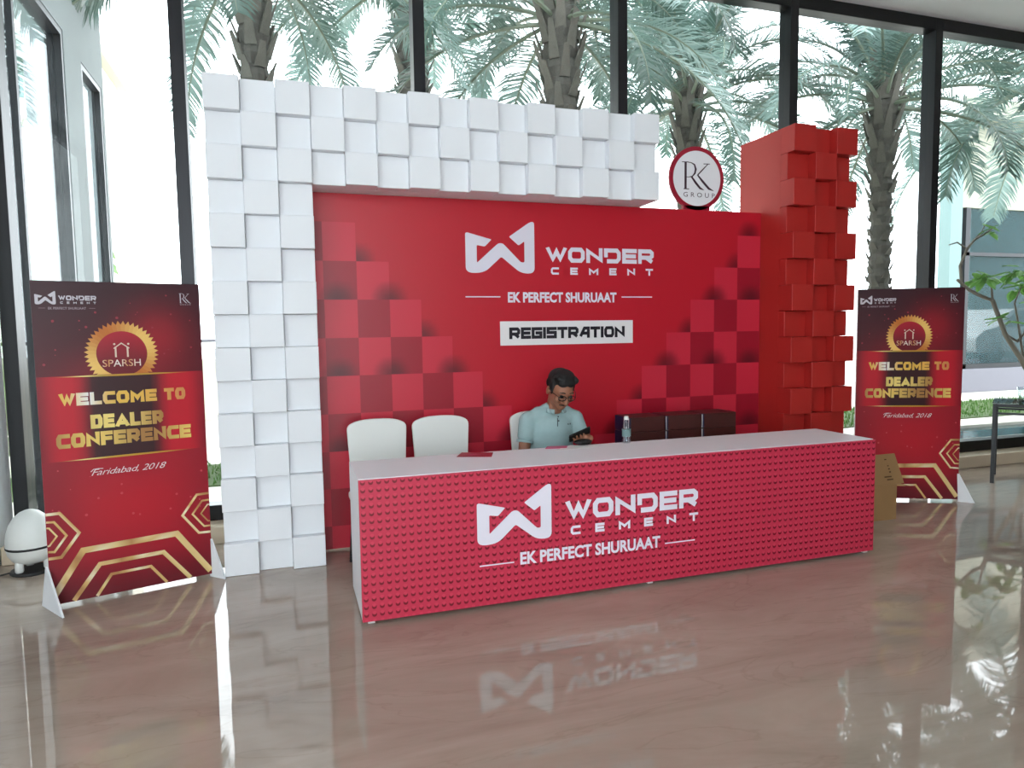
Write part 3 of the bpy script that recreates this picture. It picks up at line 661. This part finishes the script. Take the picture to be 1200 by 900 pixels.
def make_poster(loc, rz, label, feet):
    r = empty('poster_stand', loc, rz); tag(r, label, 'poster', 'welcome posters beside the backdrop')
    oz = .02
    def up_(name, mb):
        o = build(name, mb, 'foam_print', r); o.location = (0, 0, oz); return o
    build('board', MB().box(0, BWd, .001, .022, oz, oz+BH), 'white_board', r); up_('poster_print', poster_art())
    Wt = lin((205, 200, 208)); y = -.0012
    mb = MB(); mark(mb, .018, .113, 1.662, 1.735, y, Wt); up_('logo_mark', mb)
    mb = MB(); strokes(mb, 'WONQER', .126, .303, 1.685, 1.711, .0068, .003, y, Wt); strokes(mb, 'CEMENT', .133, .301, 1.666, 1.678, .003, .018, y, Wt); up_('logo_name', mb)
    mb = MB(); text(mb, 'EK PERFECT SHURUAAT', .076, .252, 1.635, 1.648, y, lin((170, 150, 160)), .01)
    for a, b in ((.033, .063), (.266, .296)): mb.face([(a, y, 1.641), (b, y, 1.641), (b, y, 1.643), (a, y, 1.643)], lin((150, 120, 130)))
    up_('tagline', mb)
    mb = MB(); s_ = .064/380; monogram(mb, lambda a, b: (.727+(a-182)*s_, 1.733-(b-292)*s_*1.06), s_*1.15, y, Wt); text(mb, 'GROUP', .731, .790, 1.664, 1.670, y, Wt, 0, 0, 1.5); up_('monogram', mb)
    # toothed gold seal, cut off by the band
    cx, cz, ro, ri = .415, 1.385, .165, .128; mb = MB(); nt = 44; zc = 1.270
    def clip(p): return (p[0], y, max(zc, p[1]))
    for k in range(nt):
        a0, a1 = 2*PI*k/nt, 2*PI*(k+1)/nt; am = (a0+a1)/2; ps = [(cx+rr*math.cos(a), cz+rr*math.sin(a)) for rr, a in ((ri, a0), (ro, a0), (ro+.022, am), (ro, a1), (ri, a1))]
        if max(p[1] for p in ps) < zc: continue
        g = lerp(lin((196, 112, 40)), lin((244, 200, 110)), .5+.5*math.sin(a0*2+.6)); mb.face([clip(p) for p in reversed(ps)], g)
    up_('seal_ring', mb)
    mb = MB(); ps = [(cx+ri*math.cos(2*PI*k/48), cz+ri*math.sin(2*PI*k/48)) for k in range(48)]
    ax_ = math.sqrt(ri**2-(zc-cz)**2); ps = [p for p in ps if p[1] > zc+.002]; ps = [p for p in ps if p[0] > cx or p[1] > zc]; ps.sort(key=lambda p: math.atan2(p[1]-zc, p[0]-cx)); ps = [(cx+ax_, zc)]+ps+[(cx-ax_, zc)]
    mb.face([(p[0], y, p[1]) for p in ps], [lerp(lin((110, 8, 28)), lin((176, 20, 44)), ss(cz-.08, cz+.12, p[1])) for p in ps]); up_('seal_disc', mb)
    mb = MB(); hs = lin((226, 206, 186)); y2 = -.0022
    ribbon(mb, [(.383, 1.365), (.383, 1.425)], .009, y2, hs); ribbon(mb, [(.443, 1.365), (.443, 1.425)], .009, y2, hs); ribbon(mb, [(.374, 1.415), (.413, 1.445), (.452, 1.415)], .006, y2, hs)
    for x in (.378, .448): mb.face([(x+.006*math.cos(a*PI/4), y2, 1.440+.006*math.sin(a*PI/4)) for a in range(8)], hs)
    text(mb, 'SPARSH', .315, .507, 1.312, 1.352, y2, lambda p: lerp(lin((240, 232, 226)), lin((214, 150, 90)), .5+.5*math.sin(p.x*60)), .004); up_('seal_lettering', mb)
    # gold rules above and below the band
    for zz in (1.264, .797):
        n = 20; mb = MB()
        for k in range(n):
            x0, x1 = .06+.72*k/n, .06+.72*(k+1)/n; f = lambda x: math.sin(PI*(x-.06)/.72); h = .0055
            cf = lambda x: lerp(lin((150, 30, 30)), lerp(lin((196, 150, 50)), lin((250, 236, 150)), math.exp(-((x-.2)/.07)**2)), min(1, f(x)*1.6))
            mb.face([(x0, y, zz-h*f(x0)), (x1, y, zz-h*f(x1)), (x1, y, zz+h*f(x1)), (x0, y, zz+h*f(x0))], [cf(x0), cf(x1), cf(x1), cf(x0)])
        up_('gold_rule', mb)
    def gw(p):
        x = p.x if hasattr(p, 'x') else p[0]; return lerp(lerp(lin((236, 190, 84)), lin((214, 140, 80)), ss(.45, .75, x)), lin((244, 240, 234)), math.exp(-((x-.235)/.06)**2))
    mb = MB(); cw = lambda q: [gw(p) for p in q]
    strokes(mb, 'WELCOME', .098, .581, 1.102, 1.173, .0205, .006, y, cw); up_('welcome_lettering', mb); mb = MB(); strokes(mb, 'TO', .620, .735, 1.103, 1.173, .0205, .006, y, cw); up_('welcome_lettering', mb)
    gd = lambda p: lerp(lin((176, 128, 66)), lin((248, 222, 130)), .5+.5*math.sin(p.x*11-2.2))
    gd2 = lambda p: lerp(lin((168, 120, 66)), lin((240, 206, 110)), .5+.5*math.sin(p.x*12-1.6))
    mb = MB(); strokes(mb, 'DEZLER', .240, .610, .966, 1.045, .0225, .004, y, lambda q: [gd(p) for p in q]); strokes(mb, 'CONFERENCE', .073, .756, .868, .948, .0225, .004, y, lambda q: [gd2(p) for p in q]); up_('title_lettering', mb)
    mb = MB(); text(mb, 'Faridabad, 2018', .228, .612, .694, .735, y, lin((236, 220, 222)), -.004, .45, .95)
    ribbon(mb, [(.226, .722), (.240, .735), (.262, .737), (.288, .735)], .004, y, lin((236, 220, 222))); up_('place_lettering', mb)
    # gold hexagon line work
    def gr(k0): return lambda q: [gold(k0+p.x*3.1+p.y*2.3) for p in q]
    def gl_(name, paths):
        mb = MB()
        for pts, t, k in paths:
            dense = []
            for i in range(len(pts)-1):
                for s in range(6): dense.append(tuple(Vector(pts[i]).lerp(Vector(pts[i+1]), s/6)))
            dense.append(pts[-1]); ribbon(mb, [(max(0.001, min(BWd-.001, p[0])), max(.002, p[1])) for p in dense], t, y, gr(k))
        up_(name, mb)
    gl_('gold_hexagon', [([(.002, .512), (.066, .511), (.152, .386), (.062, .263), (.002, .265)], .016, .1), ([(.002, .470), (.038, .466), (.092, .381), (.032, .299), (.002, .304)], .012, .35), ([(.002, .438), (.014, .435), (.047, .385), (.011, .338), (.002, .336)], .009, .6)])
    gl_('gold_hexagon', [([(.838, .510), (.770, .510), (.685, .394), (.772, .272), (.838, .268)], .014, .2), ([(.838, .468), (.798, .468), (.741, .393), (.804, .308), (.838, .307)], .011, .5), ([(.838, .440), (.828, .440), (.788, .389), (.827, .337), (.838, .336)], .008, .7)])
    gl_('gold_chevron', [([(.008, .035), (.166, .281), (.648, .290), (.828, .022)], .034, .0)]); gl_('gold_chevron', [([(.108, .004), (.243, .187), (.571, .191), (.712, .004)], .024, .4)]); gl_('gold_chevron', [([(.220, .004), (.297, .116), (.500, .119), (.582, .004)], .016, .7)])
    # small bokeh dots
    mb = MB(); rr = random.Random(4)
    for k in range(46):
        x, z = rr.uniform(.03, .81), rr.choice((rr.uniform(1.5, 1.72), rr.uniform(1.3, 1.6), rr.uniform(.42, .78))); q = rr.uniform(.003, .008)
        if (x-cx)**2+(z-cz)**2 < .2**2 or (z > 1.62 and (x < .32 or x > .7)): continue
        mb.face([(x+q*math.cos(a*PI/4), y, z+q*math.sin(a*PI/4)) for a in range(8)], lin((150, 40, 58)) if z > 1 else lin((200, 70, 80)))
    up_('printed_specks', mb)['kind'] = 'stuff'
    for x, (ang, fl, rl) in zip((-.007, BWd+.001), feet):                 # white triangular feet
        f = MB(); fp = [(-fl, 0), (rl, 0), (.012, .24), (-.004, .24)]
        f.v = [(-.005, a, b) for a, b in fp]+[(.005, a, b) for a, b in fp]; f.f = [[0, 1, 2, 3], [7, 6, 5, 4]]+[[i, 4+i, 4+(i+1) % 4, (i+1) % 4] for i in range(4)]; f.c = [None]*6
        o = build('foot', f, 'white_board', r); o.location = (x, 0, 0); o.rotation_euler = (0, 0, ang)
    return r
make_poster((-.877, -.201, 0), math.atan2(.247, .801), 'tall red welcome poster stand left of the white arch', ((.30, .19, .1), (.50, .11, .02)))
make_poster((5.034, .137, 0), math.atan2(-.357, .743), 'dim red welcome poster stand right of the red tower', ((-.2, .12, .1), (1.15, .12, .0)))

# ------------------------------------------------------------------ chairs
def chair_proto():
    r = empty('side_chair', (0, 0, 0)); tag(r, 'x', 'chair', 'white chairs behind the counter')
    prof = rounded([(-.175, .50), (.175, .50), (.197, .90), (.11, .938), (-.11, .938), (-.197, .90)], [.02, .02, .035, .1, .1, .035], 5)
    mb = MB(); n = len(prof)
    o = build('backrest', MB().prism(prof, -.012, .016), 'white_plastic', r, .006); o.rotation_euler = (-.06, 0, 0); o.location = (0, -.03, 0)
    build('seat', MB().prism([(x, z) for x, z in rounded([(-.2, .43), (.2, .43), (.2, .475), (-.2, .475)], .015, 3)], -.44, -.02), 'white_plastic', r, .008)
    for sx in (-1, 1):
        build('leg', MB().tube([(sx*.17, -.40, .43), (sx*.195, -.43, 0)], .013), 'frame_metal', r); build('leg', MB().tube([(sx*.17, -.06, .43), (sx*.195, -.01, 0)], .013), 'frame_metal', r)
        build('back_support', MB().tube([(sx*.12, -.05, .44), (sx*.12, -.035, .60)], .012), 'frame_metal', r)
    return r
c0 = chair_proto(); c0.location = (.965, .035, 0); c0['label'] = 'white chair at the left end behind the counter'
c1 = copy_tree(c0); c1.location = (1.392, .025, 0); c1['label'] = 'empty white chair between the leftmost chair and the seated man'
c2 = copy_tree(c0); c2.location = (2.085, .03, 0); c2['label'] = 'white chair the seated man is sitting on'
for c, k in ((c0, .0), (c1, .0), (c2, 0.)): c.rotation_euler = (0, 0, k)

# ------------------------------------------------------------------ seated man
def blob(parts, voxel, smooth=4, name='m'):
    """continuous surface grown round overlapping solids: ('e', centre, radii, Matrix|None) or ('t', pts, radii)"""
    bm = bmesh.new()
    for p in parts:
        if p[0] == 'e':
            q = bmesh.ops.create_icosphere(bm, subdivisions=3, radius=1); M = Matrix.Translation(p[1]) @ (p[3].to_4x4() if len(p) > 3 and p[3] else Matrix.Identity(4)) @ Matrix.Diagonal((*p[2], 1)); bmesh.ops.transform(bm, matrix=M, verts=q['verts'])
        else:
            pts = [Vector(a) for a in p[1]]; rd = p[2]
            for i in range(len(pts)-1):
                n = max(2, int((pts[i+1]-pts[i]).length/(min(rd[i], rd[i+1])*.45)))
                for k in range(n+1):
                    if k == n and i < len(pts)-2: continue
                    t = k/n; rr = rd[i]+(rd[i+1]-rd[i])*t; q = bmesh.ops.create_icosphere(bm, subdivisions=2, radius=rr); bmesh.ops.translate(bm, vec=pts[i].lerp(pts[i+1], t), verts=q['verts'])
    me = bpy.data.meshes.new(name); bm.to_mesh(me); bm.free()
    o = bpy.data.objects.new(name, me); C.objects.link(o)
    md = o.modifiers.new('r', 'REMESH'); md.mode = 'VOXEL'; md.voxel_size = voxel; md.use_smooth_shade = True
    sm = o.modifiers.new('s', 'SMOOTH'); sm.factor = .5; sm.iterations = smooth
    dg = bpy.context.evaluated_depsgraph_get(); out = bpy.data.meshes.new_from_object(o.evaluated_get(dg)); bpy.data.objects.remove(o); bpy.data.meshes.remove(me)
    out.polygons.foreach_set('use_smooth', [True]*len(out.polygons)); return out
def man():
    r = empty('person', (2.115, -.16, 0)); tag(r, 'seated man in pale aqua polo shirt and glasses looking down at a phone', 'person')
    O = Vector((2.115, -.16, 0)); V = lambda x, y, z: Vector((x, y, z))-O
    hp = V(2.155, -.245, 1.095); HM = (Euler((0, 0, .04)).to_matrix() @ Euler((.52, 0, 0)).to_matrix() @ Euler((0, .06, 0)).to_matrix())
    HS = 1.09
    hd = lambda x, y, z: hp+HM @ Vector((x, -y, z))*HS           # local y = forward (faces -Y)
    E_ = lambda x, y, z, a, b, c: ('e', hd(x, y, z), (a*HS, b*HS, c*HS), HM)
    head = [E_(0, -.012, .035, .074, .092, .082), E_(0, .022, -.03, .062, .066, .075), E_(0, .045, -.078, .036, .034, .028), E_(0, .055, .03, .055, .035, .04),
            ('t', [hd(0, .088, .018), hd(0, .108, -.022)], [.010, .0155]), E_(.013, .094, -.024, .009, .011, .008), E_(-.013, .094, -.024, .009, .011, .008), E_(0, .083, -.053, .024, .011, .0055), E_(0, .081, -.064, .020, .011, .006),
            E_(.079, -.012, .0, .010, .020, .032), E_(-.079, -.012, .0, .010, .020, .032), E_(.030, .075, .032, .024, .014, .008), E_(-.030, .075, .032, .024, .014, .008), E_(.04, .06, -.018, .024, .024, .022), E_(-.04, .06, -.018, .024, .024, .022)]
    Ssh_r, El_r, Wr_r = V(1.945, -.165, .895), V(1.905, -.19, .66), V(1.99, -.40, .585)
    Ssh_l, El_l, Wr_l = V(2.288, -.175, .895), V(2.345, -.25, .69), V(2.250, -.43, .770)
    body = head+[('t', [hd(0, -.03, -.06), V(2.14, -.175, .985), V(2.125, -.15, .93)], [.056, .058, .075]),
            ('e', V(2.118, -.15, .80), (.145, .09, .16)), ('e', V(2.115, -.12, .58), (.14, .10, .12)),
            ('t', [Ssh_r, El_r], [.046, .041]), ('t', [El_r, Wr_r], [.042, .029]), ('t', [Ssh_l, El_l], [.046, .041]), ('t', [El_l, Wr_l], [.041, .028]),
            ('t', [V(2.04, -.14, .53), V(2.02, -.52, .52)], [.072, .055]), ('t', [V(2.02, -.52, .52), V(2.02, -.50, .09)], [.052, .036]), ('t', [V(2.19, -.14, .53), V(2.21, -.52, .52)], [.072, .055]), ('t', [V(2.21, -.52, .52), V(2.21, -.50, .09)], [.052, .036])]
    # hand holding the phone : palm below, four fingers curling over the near edge, thumb on the other edge
    ph = V(2.196, -.468, .830); ax = Vector((.93, -.08, .36)).normalized(); nm = Vector((-.30, .72, .62)); nm = (nm-ax*nm.dot(ax)).normalized(); sd = nm.cross(ax).normalized()
    if sd.z > 0: sd = -sd
    Q = lambda a, s, n: ph+ax*a+sd*s+nm*n
    palm_c = Q(.030, .030, -.022)
    body += [('t', [Wr_l, Q(.055, .050, -.030), palm_c], [.027, .026, .022]), ('t', [Q(.034, .036, -.018), Q(-.010, .044, -.014)], [.017, .013])]
    for k, (a, ln) in enumerate(((-.042, .80), (-.020, 1.), (.003, .97), (.025, .82))):
        body.append(('t', [Q(a*.7+.008, .046, -.016), Q(a*.95, .028, -.019), Q(a*1.05-.003, .028-.024*ln, -.016), Q(a*1.1-.005, .028-.040*ln, -.012)], [.0098, .0092, .0086, .0072]))
    body.append(('t', [Q(.050, .040, -.016), Q(.058, .044, .004), Q(.046, .030, .016), Q(.030, .016, .014)], [.0120, .0110, .0100, .0085]))
    # other hand resting on the lap
    body += [('e', Wr_r+Vector((.02, -.05, -.005)), (.036, .042, .016))]
    for k in range(4): body.append(('t', [Wr_r+Vector((.0+.018*k-.006, -.08, -.004)), Wr_r+Vector((.004+.018*k, -.118, -.008)), Wr_r+Vector((.008+.018*k, -.145, -.022))], [.0098, .009, .0078]))
    body.append(('t', [Wr_r+Vector((.045, -.03, 0)), Wr_r+Vector((.068, -.058, -.002)), Wr_r+Vector((.072, -.085, -.01))], [.012, .010, .0085]))
    link('body', blob(body, .0048, 4), 'skin', r)
    # polo shirt
    shirt = [('e', V(2.118, -.148, .80), (.178, .112, .185)), ('e', V(2.118, -.14, .67), (.175, .118, .17)), ('e', V(2.115, -.12, .56), (.172, .125, .10)), ('t', [V(1.965, -.16, .905), V(2.268, -.165, .905)], [.060, .060]), ('t', [V(2.02, -.16, .940), V(2.225, -.165, .940)], [.050, .050]), ('t', [V(2.08, -.165, .968), V(2.18, -.17, .968)], [.043, .043]),
             ('t', [Ssh_r, Ssh_r.lerp(El_r, .40)], [.062, .060]), ('t', [Ssh_l, Ssh_l.lerp(El_l, .40)], [.062, .058]), ('e', V(2.118, -.185, .84), (.145, .088, .11))]
    link('polo_shirt', blob(shirt, .008, 14), 'shirt', r)
    nk = (hd(0, -.03, -.06)); nb = V(2.137, -.19, .965)
    col = MB(); a = []
    rings = []
    for k in range(21):                       # collar: a turned band open at the front
        t = -2.75+5.5*k/20; rx, ry = .066, .070; c = V(2.138, -.178, .985)
        dirv = Vector((math.sin(t), math.cos(t), 0)); front = .5-.5*math.cos(t)
        low = c+Vector((dirv.x*rx*1.14, dirv.y*ry*1.14, -.016-.030*front)); hi = c+Vector((dirv.x*rx*.98, dirv.y*ry*.98, .024-.042*front)); rings.append((low, hi))
    for k in range(20):
        (l0, h0), (l1, h1) = rings[k], rings[k+1]; col.face([l0, l1, h1, h0])
    sh = [o for o in r.children if o.name.startswith('polo_shirt')][0]
    o = build('collar', col, 'shirt', sh, smooth=True); md = o.modifiers.new('s', 'SOLIDIFY'); md.thickness = .005
    for z, y in ((.925, -.2668), (.898, -.2755)): b_ = build('button', MB().lathe([(.0045, 0), (.0045, .003)], n=8), 'ink', sh); b_.location = V(2.128, y, z); b_.rotation_euler = (PI/2, 0, 0)
    build('placket', MB().box(-.0015, .0015, -.002, .002, -.045, .012), 'ink', sh).location = V(2.121, -.2735, .905)
    bd = MB(); mk = rounded(MARK, MARK_R, 2); bd.face([(p[0]*.022, 0, p[1]*.012) for p in reversed(mk)]); b_ = build('chest_emblem', bd, 'ink', sh); b_.location = V(2.192, -.279, .868)
    for S_, E2 in ((Ssh_r, El_r), (Ssh_l, El_l)):
        c = S_.lerp(E2, .58); d = (E2-S_).normalized(); n_ = d.orthogonal().normalized(); n2 = d.cross(n_); cu = MB(); cu.tube([c-d*.008, c+d*.008], [.0585, .0575], 20); build('sleeve_cuff', cu, 'shirt', sh, smooth=True)
    # trousers and shoes (below the counter)
    tr = [('e', V(2.115, -.125, .54), (.165, .125, .085))]
    for x0, x1 in ((2.04, 2.02), (2.19, 2.21)): tr += [('t', [V(x0, -.14, .54), V(x1, -.52, .525)], [.088, .070]), ('t', [V(x1, -.52, .525), V(x1, -.50, .12)], [.068, .056])]
    link('trousers', blob(tr, .011, 4), 'denim', r)
    for x1 in (2.02, 2.21): link('shoe', blob([('e', V(x1, -.53, .045), (.045, .075, .04)), ('e', V(x1, -.60, .036), (.043, .06, .030)), ('e', V(x1, -.50, .085), (.04, .045, .045))], .008, 3), 'rubber', r)
    # hair
    hair = [E_(0, -.030, .062, .083, .090, .070), E_(0, .018, .098, .070, .058, .034), E_(0, -.078, .02, .070, .036, .060), E_(.068, -.008, .042, .016, .040, .034), E_(-.068, -.008, .042, .016, .040, .034),
            E_(.022, .050, .088, .034, .026, .024), E_(-.026, .052, .088, .036, .026, .024), E_(0, .0, .118, .060, .060, .026), E_(.070, .022, .014, .0075, .010, .024), E_(-.070, .022, .014, .0075, .010, .024)]
    rr = random.Random(2)
    for k in range(16):
        a = rr.uniform(-1.2, 1.2); hair.append(E_(.062*math.sin(a), rr.uniform(-.03, .05), .102+rr.uniform(-.005, .016), .018, .020, .013))
    link('hair', blob(hair, .0055, 2), 'hair', r)
    for s in (-1, 1): build('eyebrow', MB().tube([hd(s*.014, .089, .040), hd(s*.030, .090, .045), hd(s*.048, .080, .039)], [.0035, .004, .0025], 6), 'hair', r)
    st = MB().tube([hd(-.030, .084, -.046), hd(-.012, .094, -.043), hd(.012, .094, -.043), hd(.030, .084, -.046)], [.003, .0045, .0045, .003], 6); build('moustache', st, 'hair', r)
    for s in (-1, 1):
        link('eye', blob([('e', hd(s*.030, .083, .014), (.0125, .0125, .0125))], .003, 1), 'ink', r)
    # glasses
    g = empty('glasses', (0, 0, 0)); g.parent = r
    for s in (-1, 1):
        rim = [hd(s*.031+.025*math.cos(t)*(1 if abs(math.cos(t)) < .9 else 1), .104-.004*abs(s*.031+.025*math.cos(t))/.05, .012+.0175*math.sin(t)) for t in [2*PI*k/16 for k in range(17)]]
        build('rim', MB().tube(rim, .0026, 6), 'rubber', g); build('lens', MB().lathe([(.001, 0), (.024, 0)], n=16, cap=False), 'bottle_plastic', g).matrix_local = Matrix.Translation(hd(s*.031, .103, .012)) @ HM.to_4x4() @ Matrix.Rotation(PI/2, 4, 'X') @ Matrix.Diagonal((1, .7, 1, 1))
        build('temple', MB().tube([hd(s*.056, .100, .020), hd(s*.078, .05, .02), hd(s*.084, -.012, .018)], .0024, 6), 'rubber', g)
    build('bridge', MB().tube([hd(-.007, .106, .016), hd(0, .109, .019), hd(.007, .106, .016)], .0025, 6), 'rubber', g)
    # phone (held): its own thing
    pm = MB(); M = Matrix((ax, sd, nm)).transposed().to_4x4(); M.translation = ph+O
    p = empty('mobile_phone', (0, 0, 0)); p.matrix_world = M; tag(p, 'dark mobile phone held up in the seated man\'s hand', 'phone')
    build('case', MB().box(-.076, .076, -.037, .037, -.0045, .0045), 'rubber', p, .003); build('screen', MB().box(-.07, .07, -.034, .034, .0045, .0050), 'car_dark', p); build('camera_lens', MB().lathe([(.006, -.0065), (.006, -.0045)], cx=.06, cy=.022, n=10), 'frame_metal', p)
man()

# ------------------------------------------------------------------ things on the counter
def bottle():
    q = at(734, 519, 2, CZ); r = empty('water_bottle', (q.x, q.y, CZ)); tag(r, 'small clear plastic water bottle standing on the counter', 'bottle')
    build('bottle_body', MB().lathe([(.024, 0), (.029, .004), (.029, .02), (.027, .03), (.029, .04), (.029, .098), (.026, .112), (.014, .138), (.0125, .142), (.0125, .156)], n=20), 'bottle_plastic', r, smooth=True)
    build('water', MB().lathe([(.022, .003), (.0265, .006), (.0265, .04), (.0265, .090), (.0265, .0905)], n=18), 'bottle_plastic', r, smooth=True)
    build('label_band', MB().lathe([(.0295, .045), (.0295, .092)], n=20, cap=False), 'teal_panel', r, smooth=True)
    build('cap', MB().lathe([(.0145, .152), (.0148, .155), (.0145, .175), (.012, .177)], n=18), 'white_plastic', r)
bottle()
def flat(name, px, label, cat, material, h=.002):
    pts = [at(u, v, 2, CZ) for u, v in px]; c = sum(pts, Vector())/len(pts); r = empty(name, (c.x, c.y, CZ)); tag(r, label, cat)
    mb = MB(); poly = [(p.x-c.x, p.y-c.y) for p in pts]; n = len(poly)
    mb.v = [(x, y, 0.0003) for x, y in poly]+[(x, y, h) for x, y in poly]; mb.f = [list(range(n))[::-1], [n+i for i in range(n)]]+[[i, (i+1) % n, n+(i+1) % n, n+i] for i in range(n)]; mb.c = [None]*len(mb.f)
    build('sheet', mb, material, r); return r, poly
r_, pl_ = flat('brochure', [(535, 535.5), (576, 535.5), (578, 530.5), (541, 530.5)], 'dark red brochure lying near the left of the counter top', 'brochure', 'red_print')
mb = MB()
for k in range(3): mb.box(-.06+.01*k, .03-.01*k, -.012+.014*k, -.008+.014*k, .002, .0024)
build('printed_lines', mb, 'pink_print', r_)
flat('paper_sheet', [(647, 529), (690, 525), (706, 522), (668, 522)], 'white sheet of paper on the counter before the seated man', 'paper', 'paper')
flat('pink_card', [(639, 526.2), (664, 525.5), (665, 523), (641, 523.6)], 'narrow pink card lying on the counter before the seated man', 'card', 'pink_print', .004)
q = at(683, 521.5, 2, CZ); r_ = empty('zip_pouch', (q.x, q.y, CZ), .1); tag(r_, 'small black oval zip pouch on the counter below the phone', 'pouch')
link('pouch_body', blob([('e', Vector((0, 0, .020)), (.064, .042, .020))], .005, 3), 'rubber', r_)
build('zip', MB().tube([(.0645*math.cos(t), .0425*math.sin(t), .021) for t in [2*PI*k/24 for k in range(25)]], .002, 5), 'frame_metal', r_)

# stacked gift boxes behind the counter, on a storage unit
st = empty('storage_unit', (3.12, -.16, 0)); tag(st, 'low white storage unit under the dark gift boxes behind the counter', 'cabinet')
build('carcass', MB().box(-.5, .5, -.13, .15, .05, .675), 'white_laminate', st, .003); build('plinth', MB().box(-.48, .48, -.11, .14, 0, .05), 'frame_metal', st)
for s in (-1, 1): d = build('door', MB().box(-.495 if s < 0 else .004, -.004 if s < 0 else .495, .15, .166, .06, .67), 'white_laminate', st); build('handle', MB().tube([(s*.05, .18, .3), (s*.05, .18, .42)], .006), 'frame_metal', d)
def gift_box(x, z, label):
    r = empty('gift_box', (x, -.17, z)); tag(r, label, 'box', 'gift boxes stacked behind the counter')
    build('tray', MB().box(.0, .272, -.10, .12, 0, .104), 'maroon_card', r, .003)
    build('blue_spine', MB().box(-.012, -.0005, -.10, .12, 0.002, .102), 'navy_card', r, .002)
    for y in (-.100, -.03): build('spine_edge', MB().box(-.0135, -.0122, y, y+.008, .004, .10), 'paper', r)
    build('spine_print', MB().box(-.0132, -.0122, -.075, -.055, .03, .075), 'grey_stone', r); return r
names = ('first', 'middle', 'last'); 
for k, x in enumerate((2.668, 2.964, 3.258)):
    for l in range(2):
        gift_box(x, .677+l*.106, '%s dark gift box of the %s stack behind the counter' % ('upper' if l else 'lower', ('leftmost', 'middle', 'rightmost')[k]))

# ------------------------------------------------------------------ left: egg-shaped device
def egg():
    q = at(40, 668, 2, 0); r = empty('egg_device', (q.x+.0, q.y-.02, 0)); tag(r, 'white egg-shaped floor device with a black seam behind the left poster', 'device')
    prof = [(.001, .06), (.06, .062), (.105, .085), (.128, .125), (.138, .17), (.139, .21), (.132, .26), (.115, .315), (.088, .36), (.055, .39), (.025, .403), (.001, .406)]
    build('shell', MB().lathe(prof, n=28, cap=False), 'white_plastic', r, smooth=True); build('seam', MB().lathe([(.136, .164), (.1405, .168), (.1408, .176), (.1385, .18)], n=28, cap=False), 'rubber', r, smooth=True)
    build('base_ring', MB().lathe([(.12, 0), (.125, .006), (.12, .018), (.05, .02)], n=24), 'rubber', r)
    for k in range(3):
        a = -PI/2-.6+k*2*PI/3; build('foot', MB().lathe([(.018, .015), (.026, .03), (.024, .075), (.012, .10)], cx=.088*math.cos(a), cy=.088*math.sin(a), n=10), 'white_plastic', r, smooth=True)
    build('cable', MB().tube([(-.11, -.03, .012), (-.17, -.06, .008), (-.26, -.05, .007), (-.34, -.10, .007)], .006, 6), 'rubber', r)
egg()

# ------------------------------------------------------------------ right: carton, table
def carton():
    r = empty('open_carton', (4.70, -.315, 0)); tag(r, 'open brown cardboard carton with raised flaps between counter and right poster', 'carton')
    w, d, h, t = .175, .135, .275, .005
    for (a, b, c, e) in ((-w, w, -d, -d+t), (-w, w, d-t, d), (-w, -w+t, -d+t, d-t), (w-t, w, -d+t, d-t)): build('side', MB().box(a, b, c, e, 0, h), 'cardboard', r)
    build('bottom', MB().box(-w+t, w-t, -d+t, d-t, 0, t), 'cardboard_dark', r)
    f = MB().prism([(-w, 0), (w+.065, 0), (w-.01, .235), (-w, .235)], 0, .005); o = build('flap', f, 'cardboard', r); o.location = (0, -d-.006, h+.004); o.rotation_euler = (-.12, 0, 0)
    mk = MB()
    for k, (x, z, a, b) in enumerate(((.06, .19, .02, .008), (.085, .14, .014, .008), (.092, .115, .016, .01), (.10, .09, .016, .012), (.05, .055, .07, .010), (.075, .033, .06, .010))): mk.box(x, x+a, -.0008, -.0002, z, z+b)
    build('stamp', mk, 'cardboard_dark', o)
    for (nm_, loc, rot, pol) in (('flap', (-w, 0, h), (0, -.7, 0), None), ('flap', (0, d, h), (-.15, 0, 0), None)):
        if loc[0]: o = build('flap', MB().box(-.004, 0, -d, d, 0, .15), 'cardboard', r)
        else: o = build('flap', MB().box(-w, w, 0, .004, 0, .15), 'cardboard', r)
        o.location = loc; o.rotation_euler = rot
    o = build('flap', MB().box(0, .004, -d, d, 0, .14), 'cardboard', r); o.location = (w, 0, h-.001); o.rotation_euler = (0, 1.75, 0)
carton()
def table():
    r = empty('side_table', (6.72, .176, 0), -.96); tag(r, 'black metal side table with a glass top by the right window', 'table')
    L, Dp, H = 1.3, .46, .755
    for x in (0, L):
        for y in (0, Dp): build('leg', MB().box(x-.016, x+.016, y-.016, y+.016, 0, H), 'black_metal', r, .002)
    for y in (0, Dp):
        build('rail', MB().box(.016, L-.016, y-.012, y+.012, H-.03, H), 'black_metal', r); build('lower_rail', MB().box(.016, L-.016, y-.008, y+.008, H-.10, H-.08), 'black_metal', r)
    for x in (0, L): build('rail', MB().box(x-.012, x+.012, .016, Dp-.016, H-.03, H), 'black_metal', r)
    build('glass_top', MB().box(-.02, L+.02, -.02, Dp+.02, H, H+.012), 'table_glass', r)
    for k, (u, v, lab) in enumerate(((.20, .30, 'clear tumbler on the side table nearer the black table leg'), (.30, .40, 'clear tumbler at the right edge of the picture on the table'))):
        q = Vector((6.72+u*math.cos(.96)+v*math.sin(.96), .176-u*math.sin(.96)+v*math.cos(.96), 0)); g = empty('glass_tumbler', (q.x, q.y, H+.0122)); tag(g, lab, 'glass', 'tumblers on the side table')
        build('tumbler_wall', MB().lathe([(.03, .0), (.034, .004), (.042, .13), (.039, .13), (.031, .012), (.001, .012)], n=20, cap=False), 'bottle_plastic', g, smooth=True)
        build('base', MB().lathe([(.001, .0), (.03, .0)], n=20, cap=False), 'bottle_plastic', g)
table()
